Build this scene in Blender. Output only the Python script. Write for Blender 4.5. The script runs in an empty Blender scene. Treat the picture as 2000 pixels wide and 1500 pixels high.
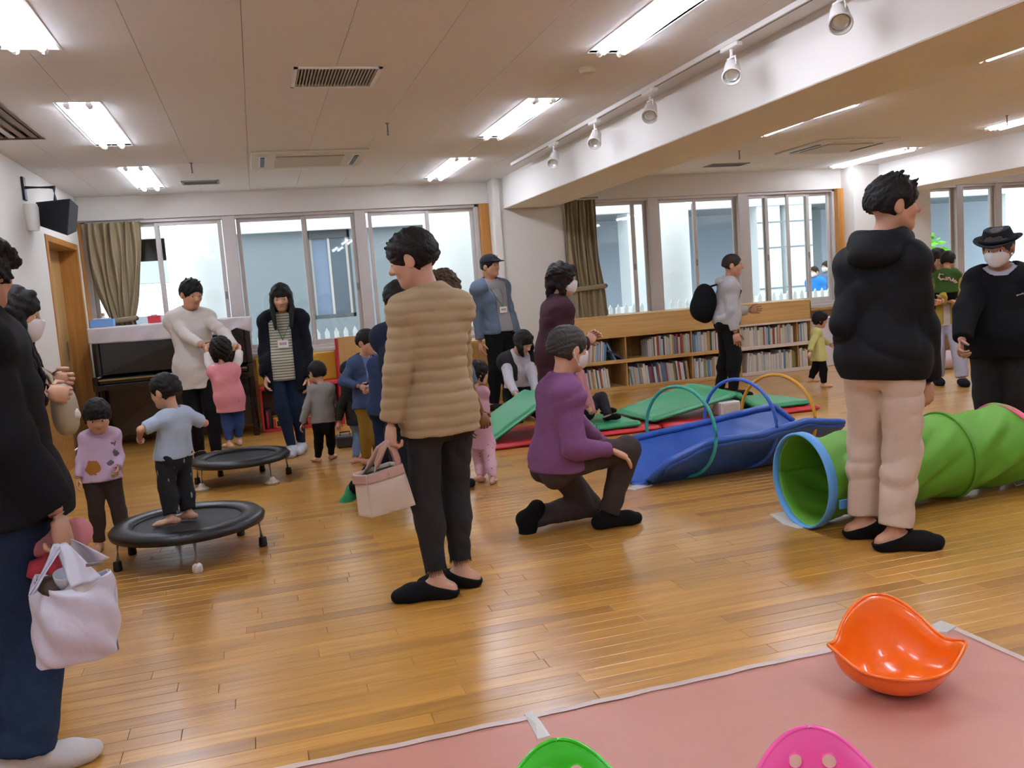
import bpy, math, random
import numpy as np
from mathutils import Vector, Matrix

random.seed(7)
SC = bpy.context.scene
COL = SC.collection
PI = math.pi

# ------------------------------------------------------------------ camera
CAM_H = 1.3
YAW, PITCH, ROLL, FPX = 0.276520455, 0.107060691, -0.0734523633, 1714.33


def cam_rows():
    cy, sy = math.cos(YAW), math.sin(YAW)
    cp, sp = math.cos(PITCH), math.sin(PITCH)
    cr, sr = math.cos(ROLL), math.sin(ROLL)
    fwd = np.array([sy * cp, cy * cp, -sp])
    right = np.array([cy, -sy, 0.0])
    up = np.cross(right, fwd)
    return cr * right + sr * up, -sr * right + cr * up, fwd


CR, CU, CF = cam_rows()
cam = bpy.data.cameras.new('camera')
cam.sensor_width = 36.0
cam.lens = FPX / 2000.0 * 36.0
cam.clip_start = 0.05
cam.clip_end = 200
camo = bpy.data.objects.new('camera', cam)
COL.objects.link(camo)
mw = Matrix.Identity(4)
for i in range(3):
    mw[i][0], mw[i][1], mw[i][2] = CR[i], CU[i], -CF[i]
mw[0][3], mw[1][3], mw[2][3] = 0, 0, CAM_H
camo.matrix_world = mw
SC.camera = camo

# ------------------------------------------------------------------ sky, sun, exposure
SC.view_settings.view_transform = 'Standard'
SC.view_settings.look = 'None'
SC.view_settings.gamma = 1
SC.view_settings.use_curve_mapping = False
SC.view_settings.exposure = 0.12
TUBE_POWER = 34.0
world = bpy.data.worlds.new('overcast_sky')
SC.world = world
world.use_nodes = True
bgn = world.node_tree.nodes['Background']
bgn.inputs[0].default_value = (0.86, 0.94, 1.0, 1)
bgn.inputs[1].default_value = 3.0
sun = bpy.data.lights.new('sun', 'SUN')
sun.energy = 1.6
sun.angle = math.radians(50)
sun.color = (1, .98, .95)
suno = bpy.data.objects.new('sun', sun)
suno.rotation_euler = (math.radians(38), math.radians(-34), 0)
COL.objects.link(suno)


# ------------------------------------------------------------------ measuring helpers (photo survey -> metres)
def ray(x, y):
    return CR * ((x - 1000) / FPX) - CU * ((y - 750) / FPX) + CF


def at_z(x, y, z=0.0):
    d = ray(x, y)
    t = (z - CAM_H) / d[2]
    return np.array([0, 0, CAM_H]) + t * d


def at_y(x, y, Y):
    d = ray(x, y)
    t = Y / d[1]
    return np.array([0, 0, CAM_H]) + t * d


# ------------------------------------------------------------------ materials
def lin(c):
    if isinstance(c, str):
        c = [int(c[i:i + 2], 16) / 255 for i in (0, 2, 4)]
    return tuple(((v / 12.92) if v <= .04045 else ((v + .055) / 1.055) ** 2.4) for v in c[:3]) + (1,)


class NT:
    """tiny node helper"""

    def __init__(s, m):
        s.t = m.node_tree
        s.n = s.t.nodes
        s.b = s.n['Principled BSDF']

    def new(s, typ, **kw):
        nd = s.n.new(typ)
        for k, v in kw.items():
            if k.startswith('i_'):
                key = k[2:]
                key = int(key) if key.isdigit() else key.replace('_', ' ')
                nd.inputs[key].default_value = v
            else:
                setattr(nd, k, v)
        return nd

    def link(s, a, b):
        s.t.links.new(a, b)


MATS = {}


def mat(name, col, rough=.6, var=.08, scale=12, bump=0.0, bscale=60, metal=0, spec=.5, coat=0, sheen=0, emit=None, estr=0, stretch=None):
    if name in MATS:
        return MATS[name]
    m = bpy.data.materials.new(name)
    m.use_nodes = True
    h = NT(m)
    c = lin(col)
    tc = h.new('ShaderNodeTexCoord')
    src = tc.outputs['Object']
    if stretch:
        mp = h.new('ShaderNodeMapping')
        mp.inputs['Scale'].default_value = stretch
        h.link(src, mp.inputs[0])
        src = mp.outputs[0]
    if var:
        nz = h.new('ShaderNodeTexNoise', i_Scale=scale, i_Detail=4.0)
        h.link(src, nz.inputs['Vector'])
        mx = h.new('ShaderNodeMix', data_type='RGBA')
        mx.inputs[6].default_value = tuple(v * (1 - var) for v in c[:3]) + (1,)
        mx.inputs[7].default_value = tuple(min(1, v * (1 + var)) for v in c[:3]) + (1,)
        h.link(nz.outputs[0], mx.inputs[0])
        h.link(mx.outputs[2], h.b.inputs['Base Color'])
    else:
        h.b.inputs['Base Color'].default_value = c
    if bump:
        nb = h.new('ShaderNodeTexNoise', i_Scale=bscale, i_Detail=3.0)
        h.link(src, nb.inputs['Vector'])
        bp = h.new('ShaderNodeBump', i_Strength=bump, i_Distance=.01)
        h.link(nb.outputs[0], bp.inputs['Height'])
        h.link(bp.outputs[0], h.b.inputs['Normal'])
    h.b.inputs['Roughness'].default_value = rough
    h.b.inputs['Metallic'].default_value = metal
    h.b.inputs['Specular IOR Level'].default_value = spec
    h.b.inputs['Coat Weight'].default_value = coat
    if sheen:
        h.b.inputs['Sheen Weight'].default_value = sheen
    if emit:
        h.b.inputs['Emission Color'].default_value = lin(emit)
        h.b.inputs['Emission Strength'].default_value = estr
    MATS[name] = m
    return m


def wood_mat(name, c0, c1, rough=.4, along='x', sc=1.0, coat=0, attr=False):
    if name in MATS:
        return MATS[name]
    m = bpy.data.materials.new(name)
    m.use_nodes = True
    h = NT(m)
    tc = h.new('ShaderNodeTexCoord')
    mp = h.new('ShaderNodeMapping')
    s = {'x': (1.2, 22, 22), 'y': (22, 1.2, 22), 'z': (22, 22, 1.2)}[along]
    mp.inputs['Scale'].default_value = tuple(v * sc for v in s)
    h.link(tc.outputs['Object'], mp.inputs[0])
    nz = h.new('ShaderNodeTexNoise', i_Scale=2.0, i_Detail=5.0, i_Distortion=.6)
    h.link(mp.outputs[0], nz.inputs['Vector'])
    rp = h.new('ShaderNodeValToRGB')
    rp.color_ramp.elements[0].position = .3
    rp.color_ramp.elements[1].position = .72
    rp.color_ramp.elements[0].color = lin(c0)
    rp.color_ramp.elements[1].color = lin(c1)
    h.link(nz.outputs[0], rp.inputs[0])
    out = rp.outputs[0]
    if attr:
        at = h.new('ShaderNodeAttribute', attribute_name='rnd')
        r2 = h.new('ShaderNodeValToRGB')
        r2.color_ramp.elements[0].color = (.72, .66, .6, 1)
        r2.color_ramp.elements[1].color = (1.14, 1.12, 1.08, 1)
        e = r2.color_ramp.elements.new(.25)
        e.color = (.94, .93, .9, 1)
        h.link(at.outputs['Fac'], r2.inputs[0])
        mx = h.new('ShaderNodeMix', data_type='RGBA', blend_type='MULTIPLY')
        mx.inputs[0].default_value = 1
        h.link(out, mx.inputs[6])
        h.link(r2.outputs[0], mx.inputs[7])
        out = mx.outputs[2]
    h.link(out, h.b.inputs['Base Color'])
    h.b.inputs['Roughness'].default_value = rough
    h.b.inputs['Coat Weight'].default_value = coat
    h.b.inputs['Coat Roughness'].default_value = .2
    MATS[name] = m
    return m


def glass_mat():
    m = bpy.data.materials.new('window_glass')
    m.use_nodes = True
    nt = m.node_tree
    nt.nodes.clear()
    o = nt.nodes.new('ShaderNodeOutputMaterial')
    tr = nt.nodes.new('ShaderNodeBsdfTransparent')
    tr.inputs[0].default_value = (.93, .97, .97, 1)
    gl = nt.nodes.new('ShaderNodeBsdfGlossy')
    gl.inputs['Roughness'].default_value = .02
    lw = nt.nodes.new('ShaderNodeLayerWeight')
    lw.inputs[0].default_value = .5
    pw = nt.nodes.new('ShaderNodeMath')
    pw.operation = 'POWER'
    pw.inputs[1].default_value = 5
    nt.links.new(lw.outputs['Facing'], pw.inputs[0])
    fr = nt.nodes.new('ShaderNodeMath')
    fr.operation = 'MULTIPLY_ADD'
    fr.inputs[1].default_value = .9
    fr.inputs[2].default_value = .045
    nt.links.new(pw.outputs[0], fr.inputs[0])
    mx = nt.nodes.new('ShaderNodeMixShader')
    nt.links.new(fr.outputs[0], mx.inputs[0])
    nt.links.new(tr.outputs[0], mx.inputs[1])
    nt.links.new(gl.outputs[0], mx.inputs[2])
    nt.links.new(mx.outputs[0], o.inputs[0])
    return m


GLASS = glass_mat()


# ------------------------------------------------------------------ mesh helpers
def link_mesh(name, verts, faces, m, parent=None, smooth=False, loc=None):
    me = bpy.data.meshes.new(name)
    v = np.asarray(verts, dtype=np.float64).reshape(-1, 3)
    if parent is not None and loc is None:
        v = v - np.array(ORIG.get(parent.name, (0, 0, 0)))
    if loc is not None:
        v = v - np.array(loc)
    me.from_pydata(v.tolist(), [], [tuple(f) for f in faces])
    if smooth is True:
        me.polygons.foreach_set('use_smooth', [True] * len(me.polygons))
    o = bpy.data.objects.new(name, me)
    for k in (m if isinstance(m, (list, tuple)) else [m]):
        me.materials.append(k)
    COL.objects.link(o)
    if parent is not None:
        o.parent = parent
        ORIG[o.name] = ORIG.get(parent.name, (0, 0, 0))
    else:
        ORIG[o.name] = loc if loc is not None else (0, 0, 0)
        if loc is not None:
            o.location = loc
    return o


ORIG = {}


def thing(name, label, cat, loc=(0, 0, 0), group=None, kind=None):
    o = bpy.data.objects.new(name, None)
    o.empty_display_size = .1
    COL.objects.link(o)
    o.location = tuple(float(v) for v in loc)
    ORIG[o.name] = tuple(float(v) for v in loc)
    o['label'] = label
    if cat:
        o['category'] = cat
    if group:
        o['group'] = group
    if kind:
        o['kind'] = kind
    return o


def tag(o, label, cat=None, group=None, kind=None):
    o['label'] = label
    if cat:
        o['category'] = cat
    if group:
        o['group'] = group
    if kind:
        o['kind'] = kind
    return o


def basis(d):
    d = np.asarray(d, float)
    d = d / (np.linalg.norm(d) + 1e-12)
    a = np.array([0, 0, 1.0]) if abs(d[2]) < .9 else np.array([1.0, 0, 0])
    u = np.cross(d, a)
    u /= np.linalg.norm(u)
    v = np.cross(u, d)
    return u, v, d


class MB:
    """collects shapes into one mesh, world coordinates"""

    def __init__(s):
        s.v = []
        s.f = []

    def add(s, vs, fs):
        b = len(s.v)
        s.v += [tuple(map(float, p)) for p in vs]
        s.f += [tuple(i + b for i in q) for q in fs]
        return s

    def box(s, x0, x1, y0, y1, z0, z1, bev=0, R=None, c=None):
        x0, x1 = min(x0, x1), max(x0, x1)
        y0, y1 = min(y0, y1), max(y0, y1)
        z0, z1 = min(z0, z1), max(z0, z1)
        if not bev:
            vs = [(x, y, z) for z in (z0, z1) for y in (y0, y1) for x in (x0, x1)]
            fs = [(0, 2, 3, 1), (4, 5, 7, 6), (0, 1, 5, 4), (2, 6, 7, 3), (0, 4, 6, 2), (1, 3, 7, 5)]
        else:
            b = min(bev, (x1 - x0) * .45, (y1 - y0) * .45, (z1 - z0) * .45)
            vs, ids = [], {}
            for k, (z, zi) in enumerate(((z0, 1), (z1, -1))):
                for j, (y, yi) in enumerate(((y0, 1), (y1, -1))):
                    for i, (x, xi) in enumerate(((x0, 1), (x1, -1))):
                        ids[i, j, k] = len(vs)
                        vs += [(x, y + yi * b, z + zi * b), (x + xi * b, y, z + zi * b), (x + xi * b, y + yi * b, z)]
            q = lambda i, j, k, a: ids[i, j, k] + a
            fs = [(q(0, 0, 0, 0), q(0, 0, 1, 0), q(0, 1, 1, 0), q(0, 1, 0, 0)), (q(1, 0, 0, 0), q(1, 1, 0, 0), q(1, 1, 1, 0), q(1, 0, 1, 0)),
                  (q(0, 0, 0, 1), q(1, 0, 0, 1), q(1, 0, 1, 1), q(0, 0, 1, 1)), (q(0, 1, 0, 1), q(0, 1, 1, 1), q(1, 1, 1, 1), q(1, 1, 0, 1)),
                  (q(0, 0, 0, 2), q(0, 1, 0, 2), q(1, 1, 0, 2), q(1, 0, 0, 2)), (q(0, 0, 1, 2), q(1, 0, 1, 2), q(1, 1, 1, 2), q(0, 1, 1, 2))]
            for k in (0, 1):
                for j in (0, 1):
                    fs.append((q(0, j, k, 1), q(1, j, k, 1), q(1, j, k, 2), q(0, j, k, 2)))
                for i in (0, 1):
                    fs.append((q(i, 0, k, 0), q(i, 1, k, 0), q(i, 1, k, 2), q(i, 0, k, 2)))
            for j in (0, 1):
                for i in (0, 1):
                    fs.append((q(i, j, 0, 0), q(i, j, 1, 0), q(i, j, 1, 1), q(i, j, 0, 1)))
            for k in (0, 1):
                for j in (0, 1):
                    for i in (0, 1):
                        fs.append((q(i, j, k, 0), q(i, j, k, 1), q(i, j, k, 2)))
        if R is not None:
            cc = np.array(c if c is not None else ((x0 + x1) / 2, (y0 + y1) / 2, (z0 + z1) / 2))
            vs = [cc + R @ (np.array(p) - cc) for p in vs]
        return s.add(vs, fs)

    def tube(s, pts, rad, n=8, caps=True, flat=None, closed=False):
        """swept round tube; rad scalar or list; flat=(vec,factor) squashes the section along vec"""
        pts = [np.asarray(p, float) for p in pts]
        m = len(pts)
        rad = [rad] * m if np.isscalar(rad) else list(rad)
        vs, fs = [], []
        pu = None
        for i, p in enumerate(pts):
            if closed:
                d = pts[(i + 1) % m] - pts[i - 1]
            else:
                d = pts[min(i + 1, m - 1)] - pts[max(i - 1, 0)]
            d = d / (np.linalg.norm(d) + 1e-12)
            if pu is None:
                u, v, _ = basis(d)
            else:
                u = pu - d * (pu @ d)
                u /= np.linalg.norm(u) + 1e-12
                v = np.cross(d, u)
            pu = u
            for k in range(n):
                a = 2 * PI * k / n
                o = (u * math.cos(a) + v * math.sin(a)) * rad[i]
                if flat is not None:
                    fv = np.asarray(flat[0], float)
                    fv = fv / np.linalg.norm(fv)
                    o = o - fv * (o @ fv) * (1 - flat[1])
                vs.append(p + o)
        rng = range(m if closed else m - 1)
        for i in rng:
            a0, b0 = i * n, ((i + 1) % m) * n
            for k in range(n):
                k2 = (k + 1) % n
                fs.append((a0 + k, a0 + k2, b0 + k2, b0 + k))
        if caps and not closed:
            fs.append(tuple(range(n - 1, -1, -1)))
            fs.append(tuple((m - 1) * n + k for k in range(n)))
        return s.add(vs, fs)

    def ball(s, c, r, nu=10, nv=6):
        r = (r, r, r) if np.isscalar(r) else r
        vs = [(c[0], c[1], c[2] - r[2])]
        for j in range(1, nv):
            t = -PI / 2 + PI * j / nv
            for i in range(nu):
                a = 2 * PI * i / nu
                vs.append((c[0] + r[0] * math.cos(t) * math.cos(a), c[1] + r[1] * math.cos(t) * math.sin(a), c[2] + r[2] * math.sin(t)))
        vs.append((c[0], c[1], c[2] + r[2]))
        fs = [(0, 1 + (i + 1) % nu, 1 + i) for i in range(nu)]
        for j in range(nv - 2):
            for i in range(nu):
                a, b = 1 + j * nu + i, 1 + j * nu + (i + 1) % nu
                fs.append((a, b, b + nu, a + nu))
        L = len(vs) - 1
        fs += [(L, 1 + (nv - 2) * nu + i, 1 + (nv - 2) * nu + (i + 1) % nu) for i in range(nu)]
        return s.add(vs, fs)

    def lathe(s, prof, c=(0, 0, 0), n=24, axis=(0, 0, 1), closed=False):
        u, v, d = basis(axis)
        c = np.asarray(c, float)
        vs, fs = [], []
        for r, h in prof:
            for k in range(n):
                a = 2 * PI * k / n
                vs.append(c + d * h + (u * math.cos(a) + v * math.sin(a)) * r)
        m = len(prof)
        for i in range(m if closed else m - 1):
            for k in range(n):
                k2 = (k + 1) % n
                a, b = i * n, ((i + 1) % m) * n
                fs.append((a + k, a + k2, b + k2, b + k))
        return s.add(vs, fs)

    def sheet(s, fn, nu, nv, thick=None):
        """fn(u,v)->point ; optional thickness by offsetting along the normal"""
        P = np.array([[fn(i / nu, j / nv) for i in range(nu + 1)] for j in range(nv + 1)], float)
        W = nu + 1
        fs = [(j * W + i, j * W + i + 1, (j + 1) * W + i + 1, (j + 1) * W + i) for j in range(nv) for i in range(nu)]
        if thick:
            gu = np.gradient(P, axis=1)
            gv = np.gradient(P, axis=0)
            nn = np.cross(gu, gv)
            nn /= np.linalg.norm(nn, axis=2, keepdims=True) + 1e-9
            Q = (P + nn * thick).reshape(-1, 3)
            P = P.reshape(-1, 3)
            N = len(P)
            f2 = [tuple(reversed(f)) for f in fs]
            f1 = [tuple(i + N for i in f) for f in fs]
            edge = []
            bl = [i for i in range(W)] + [j * W + nu for j in range(1, nv + 1)] + [nv * W + i for i in range(nu - 1, -1, -1)] + [j * W for j in range(nv - 1, 0, -1)]
            for a, b in zip(bl, bl[1:] + bl[:1]):
                edge.append((a, b, b + N, a + N))
            return s.add(np.vstack([P, Q]), f1 + f2 + edge)
        return s.add(P.reshape(-1, 3), fs)

    def build(s, name, m, parent=None, smooth=False, loc=None):
        return link_mesh(name, s.v, s.f, m, parent, smooth, loc)


def auto_smooth(o, deg=40):
    """smooth faces, keep creases sharp"""
    me = o.data
    me.polygons.foreach_set('use_smooth', [True] * len(me.polygons))
    try:
        me.set_sharp_from_angle(angle=math.radians(deg))
    except Exception:
        pass
    return o


def rotz(a):
    c, s_ = math.cos(a), math.sin(a)
    return np.array([[c, -s_, 0], [s_, c, 0], [0, 0, 1.0]])


def rot(axis, a):
    return np.array(Matrix.Rotation(a, 3, Vector(axis)))


def structure(o, label=None):
    o['kind'] = 'structure'
    if label:
        o['label'] = label
    return o
# ================================================================== THE ROOM
XL, YB, ZC = -1.72, 10.33, 2.6
Y0, XR = -2.6, 13.5
M_wall = mat('plaster_white', 'd9d3ca', .8, .03, 3, .05, 120)
M_beam = mat('plaster_beam', 'e6e0d8', .75, .03, 3)
M_ceil = mat('ceiling_board', 'e4e1df', .9, .04, 60, .25, 260)
M_ceilb = mat('ceiling_void', '6b6259', .9, 0)
M_floor = wood_mat('floor_oak', 'b07c34', 'cc9748', .3, 'x', 1.0, .5, attr=True)
M_sub = mat('subfloor', '4a3214', .9, 0)
M_wood = wood_mat('frame_wood', '9a6224', 'bd8238', .4, 'z', .5, .2)
M_woodx = wood_mat('panel_wood', '94662e', 'b08246', .45, 'x', .5, .2)
M_door = wood_mat('door_wood', 'a8824c', 'bf9a62', .45, 'z', .6, .1)
M_alu = mat('window_aluminium', 'c4bbb5', .35, .02, 5, metal=.15)
M_alud = mat('window_aluminium_dark', '8f8a86', .4, .02, 5, metal=.2)  # darker aluminium for latches, curtain rails and handles
M_white = mat('white_enamel', 'eeeae4', .35, 0)
M_dark = mat('dark_plastic', '1c1d20', .45, .1)
M_black = mat('black', '0e0e10', .4, 0)
M_grey = mat('grey_plastic', '6d665e', .5, .05)
M_chrome = mat('chrome', 'd8d8d8', .15, 0, metal=1)
M_cream = mat('cream_plastic', 'cfc4ac', .45, .02)

# ---- floor: boards run left to right; the nearest 300 are objects, the rest one part
fl = structure(MB().box(XL - .2, XR, Y0, YB + .2, -.12, -.012).build('floor', M_sub), 'glossy honey coloured strip floor of the playroom')
PW = .0757
rows = int((YB - Y0) / PW) + 1
planks = []
rf = random.Random(11)
for r in range(rows):
    y0 = Y0 + r * PW
    x = XL - rf.random() * 1.1
    while x < XR:
        L = rf.choice([.6, .75, .9, .9, 1.05, 1.2])
        a, b = max(x, XL), min(x + L, XR)
        if b - a > .05:
            planks.append((a, b, y0, min(y0 + PW, YB), rf.random()))
        x += L


def in_frame(p):
    a, b, y0, y1, _ = p
    if y1 < 2.0:
        return 0
    n = 0
    for xx in (a, (a + b) / 2, b):
        d = np.array([xx, (y0 + y1) / 2, 0]) - np.array([0, 0, CAM_H])
        z = d @ CF
        u, v = 1000 + FPX * (d @ CR) / z, 750 - FPX * (d @ CU) / z
        n += (-30 < u < 2030 and v < 1520)
    return n / z


planks.sort(key=lambda p: -in_frame(p) * (p[1] - p[0]) / max(p[2], .5))


def plank_mesh(mb, p):
    a, b, y0, y1, _ = p
    g = .0007
    mb.box(a + g, b - g, y0 + g, y1 - g, -.012, 0, bev=.0012)


def set_rnd(o, vals):
    at = o.data.attributes.new('rnd', 'FLOAT', 'FACE')
    at.data.foreach_set('value', vals)


for p in planks[:300]:
    mb = MB()
    plank_mesh(mb, p)
    o = mb.build('plank', M_floor, fl)
    set_rnd(o, [p[4]] * len(mb.f))
mb, vals = MB(), []
for p in planks[300:]:
    n0 = len(mb.f)
    if p[2] > 5.5 or p[3] < 1.5:
        g = .0007
        a, b, y0, y1, _ = p
        mb.add([(a + g, y0 + g, -.01), (b - g, y0 + g, -.01), (b - g, y1 - g, -.01), (a + g, y1 - g, -.01),
                (a + g, y0 + g, 0), (b - g, y0 + g, 0), (b - g, y1 - g, 0), (a + g, y1 - g, 0)],
               [(4, 5, 6, 7), (0, 1, 5, 4), (1, 2, 6, 5), (2, 3, 7, 6), (3, 0, 4, 7)])
    else:
        plank_mesh(mb, p)
    vals += [p[4]] * (len(mb.f) - n0)
o = mb.build('plank_field', M_floor, fl)
set_rnd(o, vals)
o['kind'] = 'stuff'

# ---- ceiling
cl = structure(MB().box(XL - .2, XR, Y0, YB + .3, ZC + .1, ZC + .2).build('ceiling', M_ceilb), 'beige ceiling of long boards with fine joints')
LIGHTS = [(-.9, y) for y in (4.03, 6.62, 9.12, 1.4, -1.1)] + [(2.075, y) for y in (4.06, 6.66, 9.17, 1.4, -1.1)] + \
         [(7.52, 9.42), (7.52, 6.85), (7.52, 4.2), (4.75, 9.42), (4.75, 6.85), (4.75, 4.2), (4.75, 1.6), (7.52, 1.6), (10.9, 8.6), (10.9, 5.4)]
LIGHTS = [(x, y) for x, y in LIGHTS if not (x == 4.75 and y > 9)]
LW, LL = .125, .735
holes = [(x - LW, x + LW, y - LL, y + LL) for x, y in LIGHTS]
ACS = [(.59, 8.2, .98, .84), (6.25, 8.4, .95, .86)]
VENTS = [(.58, 5.32, .49, .46, 'square ribbed ceiling vent ahead of the beige jacket', 13), (-.4, 9.5, .36, .26, 'small dark slotted ceiling vent by the window header', 0), (-1.5, 6.2, .4, 1.6, 'long brown ceiling vent panel above the left wall', 0), (5.6, 9.6, .5, .25, 'small dark ceiling vent in the right bay', 0)]
holes += [(x - w / 2, x + w / 2, y - d / 2, y + d / 2) for x, y, w, d, _, _ in VENTS]


def cut(rects, h):
    out = []
    for a, b, c, d in rects:
        if h[1] <= a or h[0] >= b or h[3] <= c or h[2] >= d:
            out.append((a, b, c, d))
            continue
        x0, x1 = max(a, h[0]), min(b, h[1])
        if c < h[2]:
            out.append((a, b, c, h[2]))
        if d > h[3]:
            out.append((a, b, h[3], d))
        y0, y1 = max(c, h[2]), min(d, h[3])
        if a < x0:
            out.append((a, x0, y0, y1))
        if b > x1:
            out.append((x1, b, y0, y1))
    return out


xs = [XL, -1.41 - .005]
while xs[-1] < XR:
    xs.append(xs[-1] + .495)
for a, b in zip(xs[:-1], xs[1:]):
    y = Y0
    while y < YB:
        y1 = min(y + 1.82, YB + .02)
        rs = [(a + .0012, b - .0012, y + .0006, y1 - .0006)]
        for h in holes:
            rs = cut(rs, h)
        mb = MB()
        for r in rs:
            if r[1] - r[0] > .002 and r[3] - r[2] > .002:
                mb.box(r[0], r[1], r[2], r[3], ZC, ZC + .012)
        if mb.v:
            mb.build('ceiling_board', M_ceil, cl)
        y = y1

# ---- walls, beams, columns
DY0, DY1, DZ = 8.75, 10.1, 2.03
mb = MB().box(XL - .3, XL, Y0, DY0 - .04, 0, 2.75).box(XL - .3, XL, DY0 - .04, DY1 + .04, DZ + .03, 2.75).box(XL - .3, XL, DY1 + .04, YB + .4, 0, 2.75)
structure(mb.build('wall_left', M_wall), 'white plaster wall on the left')
structure(MB().box(XL - .3, XR, Y0 - .2, Y0, -.1, 2.75).build('wall_near', M_wall), 'white wall behind the viewer')
structure(MB().box(XR, XR + .2, Y0, YB + .4, -.1, 2.75).build('wall_right', M_wall), 'white wall at the far right end')
mb = MB().box(XL, 2.8, YB, YB + .28, 2.345, 2.75).box(3.62, 7.75, YB, YB + .28, 2.33, 2.75).box(8.9, XR, YB, YB + .28, 2.31, 2.75)
mb.box(2.8, 3.64, 10.06, YB + .28, 0, 2.6).box(7.75, 8.98, 10.08, YB + .28, 0, 2.6).box(3.64, 4.06, YB - .03, YB + .28, 0, 2.33)
mb.box(2.78, 2.86, 10.03, 10.1, 0, 2.6)
mb.box(XL, XR, YB + .06, YB + .28, -.1, .74)
structure(mb.build('wall_back', M_wall), 'white window wall with headers and columns')
structure(MB().box(2.91, 3.56, Y0, 10.06, 2.245, 2.62, bev=.006).build('beam', M_beam), 'white downstand beam running over the middle of the room')
structure(MB().box(8.15, 8.8, Y0, 10.08, 2.217, 2.62, bev=.006).build('beam', M_beam), 'white downstand beam above the man in the felt hat')

# wainscot and sills
mb = MB()
for y0, y1 in ((Y0, DY0 - .07), (DY1 + .05, YB)):
    n = max(1, round((y1 - y0) / .9))
    for i in range(n):
        a, b = y0 + (y1 - y0) * i / n, y0 + (y1 - y0) * (i + 1) / n
        mb.box(XL, XL + .018, a + .002, b - .002, .08, .66, bev=.003)
mb.box(XL, XL + .028, Y0, DY0 - .07, .66, .69, bev=.004).box(XL, XL + .028, DY1 + .05, YB, .66, .69, bev=.004)
structure(mb.build('trim_1', M_woodx), 'brown wooden dado on the left wall')
structure(MB().box(XL, XL + .02, Y0, DY0 - .07, 0, .08, bev=.004).build('baseboard_left', M_wood), 'wooden baseboard along the left wall')
mb = MB()
x = XL
while x < XR - .1:
    x2 = min(x + .91, XR)
    mb.box(x + .002, x2 - .002, YB + .02, YB + .06, .0, .71, bev=.003)
    x = x2
mb.box(XL, XR, YB - .03, YB + .06, .71, .75, bev=.006)
structure(mb.build('trim_2', M_woodx), 'orange brown wood panelling under the windows')

# ---- door
d = thing('door_1', 'brown wooden sliding door in a deep frame on the left wall', None, (XL, (DY0 + DY1) / 2, 0), kind='structure')
mb = MB()
mb.box(XL - .22, XL + .012, DY0 - .07, DY0, 0, DZ + .06, bev=.004).box(XL - .22, XL + .012, DY1, DY1 + .05, 0, DZ + .06, bev=.004)
mb.box(XL - .22, XL + .012, DY0, DY1, DZ, DZ + .06, bev=.004)
mb.build('door_frame', M_wood, d)
mb = MB().box(XL - .21, XL - .17, DY0 + .002, DY1 - .002, .01, DZ - .002, bev=.004)
dl = mb.build('door_panel', M_door, d)
MB().box(XL - .17, XL - .165, DY1 - .16, DY1 - .12, .9, 1.1, bev=.002).build('pull_handle', M_chrome, dl)

# ---- windows
YW = 10.42


def window(name, label, x0, x1, z0, z1, mullions, sashes):
    """sashes: (xa, xb, plane)"""
    w = thing(name, label, None, ((x0 + x1) / 2, YW, z0), kind='structure')
    mb = MB()
    for a in (x0, x1 - .05):
        mb.box(a, a + .05, YW - .05, YW + .07, z0, z1, bev=.004)
    mb.box(x0, x1, YW - .05, YW + .07, z0, z0 + .045, bev=.004).box(x0, x1, YW - .05, YW + .07, z1 - .035, z1, bev=.004)
    mb.build('window_frame', M_alu, w)
    for a, b in mullions:
        MB().box(a, b, YW - .06, YW + .08, z0, z1, bev=.005).build('mullion', M_alu, w)
    for a, b, pl in sashes:
        y = YW + (.0 if pl else .03)
        s_ = .042
        mb = MB()
        mb.box(a, a + s_, y - .014, y + .014, z0 + .045, z1 - .035, bev=.003).box(b - s_, b, y - .014, y + .014, z0 + .045, z1 - .035, bev=.003)
        mb.box(a + s_, b - s_, y - .014, y + .014, z0 + .045, z0 + .1, bev=.003).box(a + s_, b - s_, y - .014, y + .014, z1 - .075, z1 - .035, bev=.003)
        so = mb.build('sash', M_alu, w)
        MB().box(a + s_, b - s_, y - .003, y + .003, z0 + .1, z1 - .075).build('pane', GLASS, so)
        if pl:
            MB().box(b - .035, b - .012, y - .03, y - .014, 1.43, 1.51, bev=.004).build('sash_latch', M_alud, so)
    MB().box(x0 - .02, x1 + .02, YB - .01, YW - .05, z0 - .04, z0 + .005, bev=.004).build('window_sill', M_alu, w)
    return w


window('window_1', 'wide aluminium window over the piano', -1.7, 2.68, .79, 2.345, [(-.26, -.12), (1.2, 1.33)],
       [(-1.65, -.92, 0), (-.97, -.27, 1), (-.11, .66, 0), (.6, 1.2, 1), (1.36, 2.08, 1), (2.04, 2.63, 0)])
window('window_2', 'wide aluminium window over the bookshelf', 4.06, 7.68, .79, 2.33, [(4.9, 5.04), (6.19, 6.34)],
       [(4.1, 4.72, 1), (4.7, 4.9, 0), (5.04, 5.6, 1), (5.56, 6.19, 0), (6.34, 6.66, 1), (6.6, 7.0, 0), (6.94, 7.29, 1), (7.24, 7.63, 0)])
window('window_3', 'aluminium window at the far right behind the man in the hat', 8.98, 12.6, .3, 2.31, [(9.68, 9.8), (10.36, 10.48), (11.5, 11.62)],
       [(9.03, 9.26, 1), (9.22, 9.68, 0), (9.8, 10.36, 1), (10.48, 11.02, 0), (11.0, 11.5, 1), (11.62, 12.1, 0), (12.06, 12.55, 1)])
mb = MB().box(2.68, 2.8, YB - .02, YW + .05, .75, 2.345, bev=.004)
structure(mb.build('trim_3', M_wood), 'wooden jamb right of the piano window')
structure(MB().box(7.66, 7.76, YB - .04, YW + .05, .75, 2.33, bev=.004).build('trim_4', M_wood), 'wooden jamb right of the bookshelf window')
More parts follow.
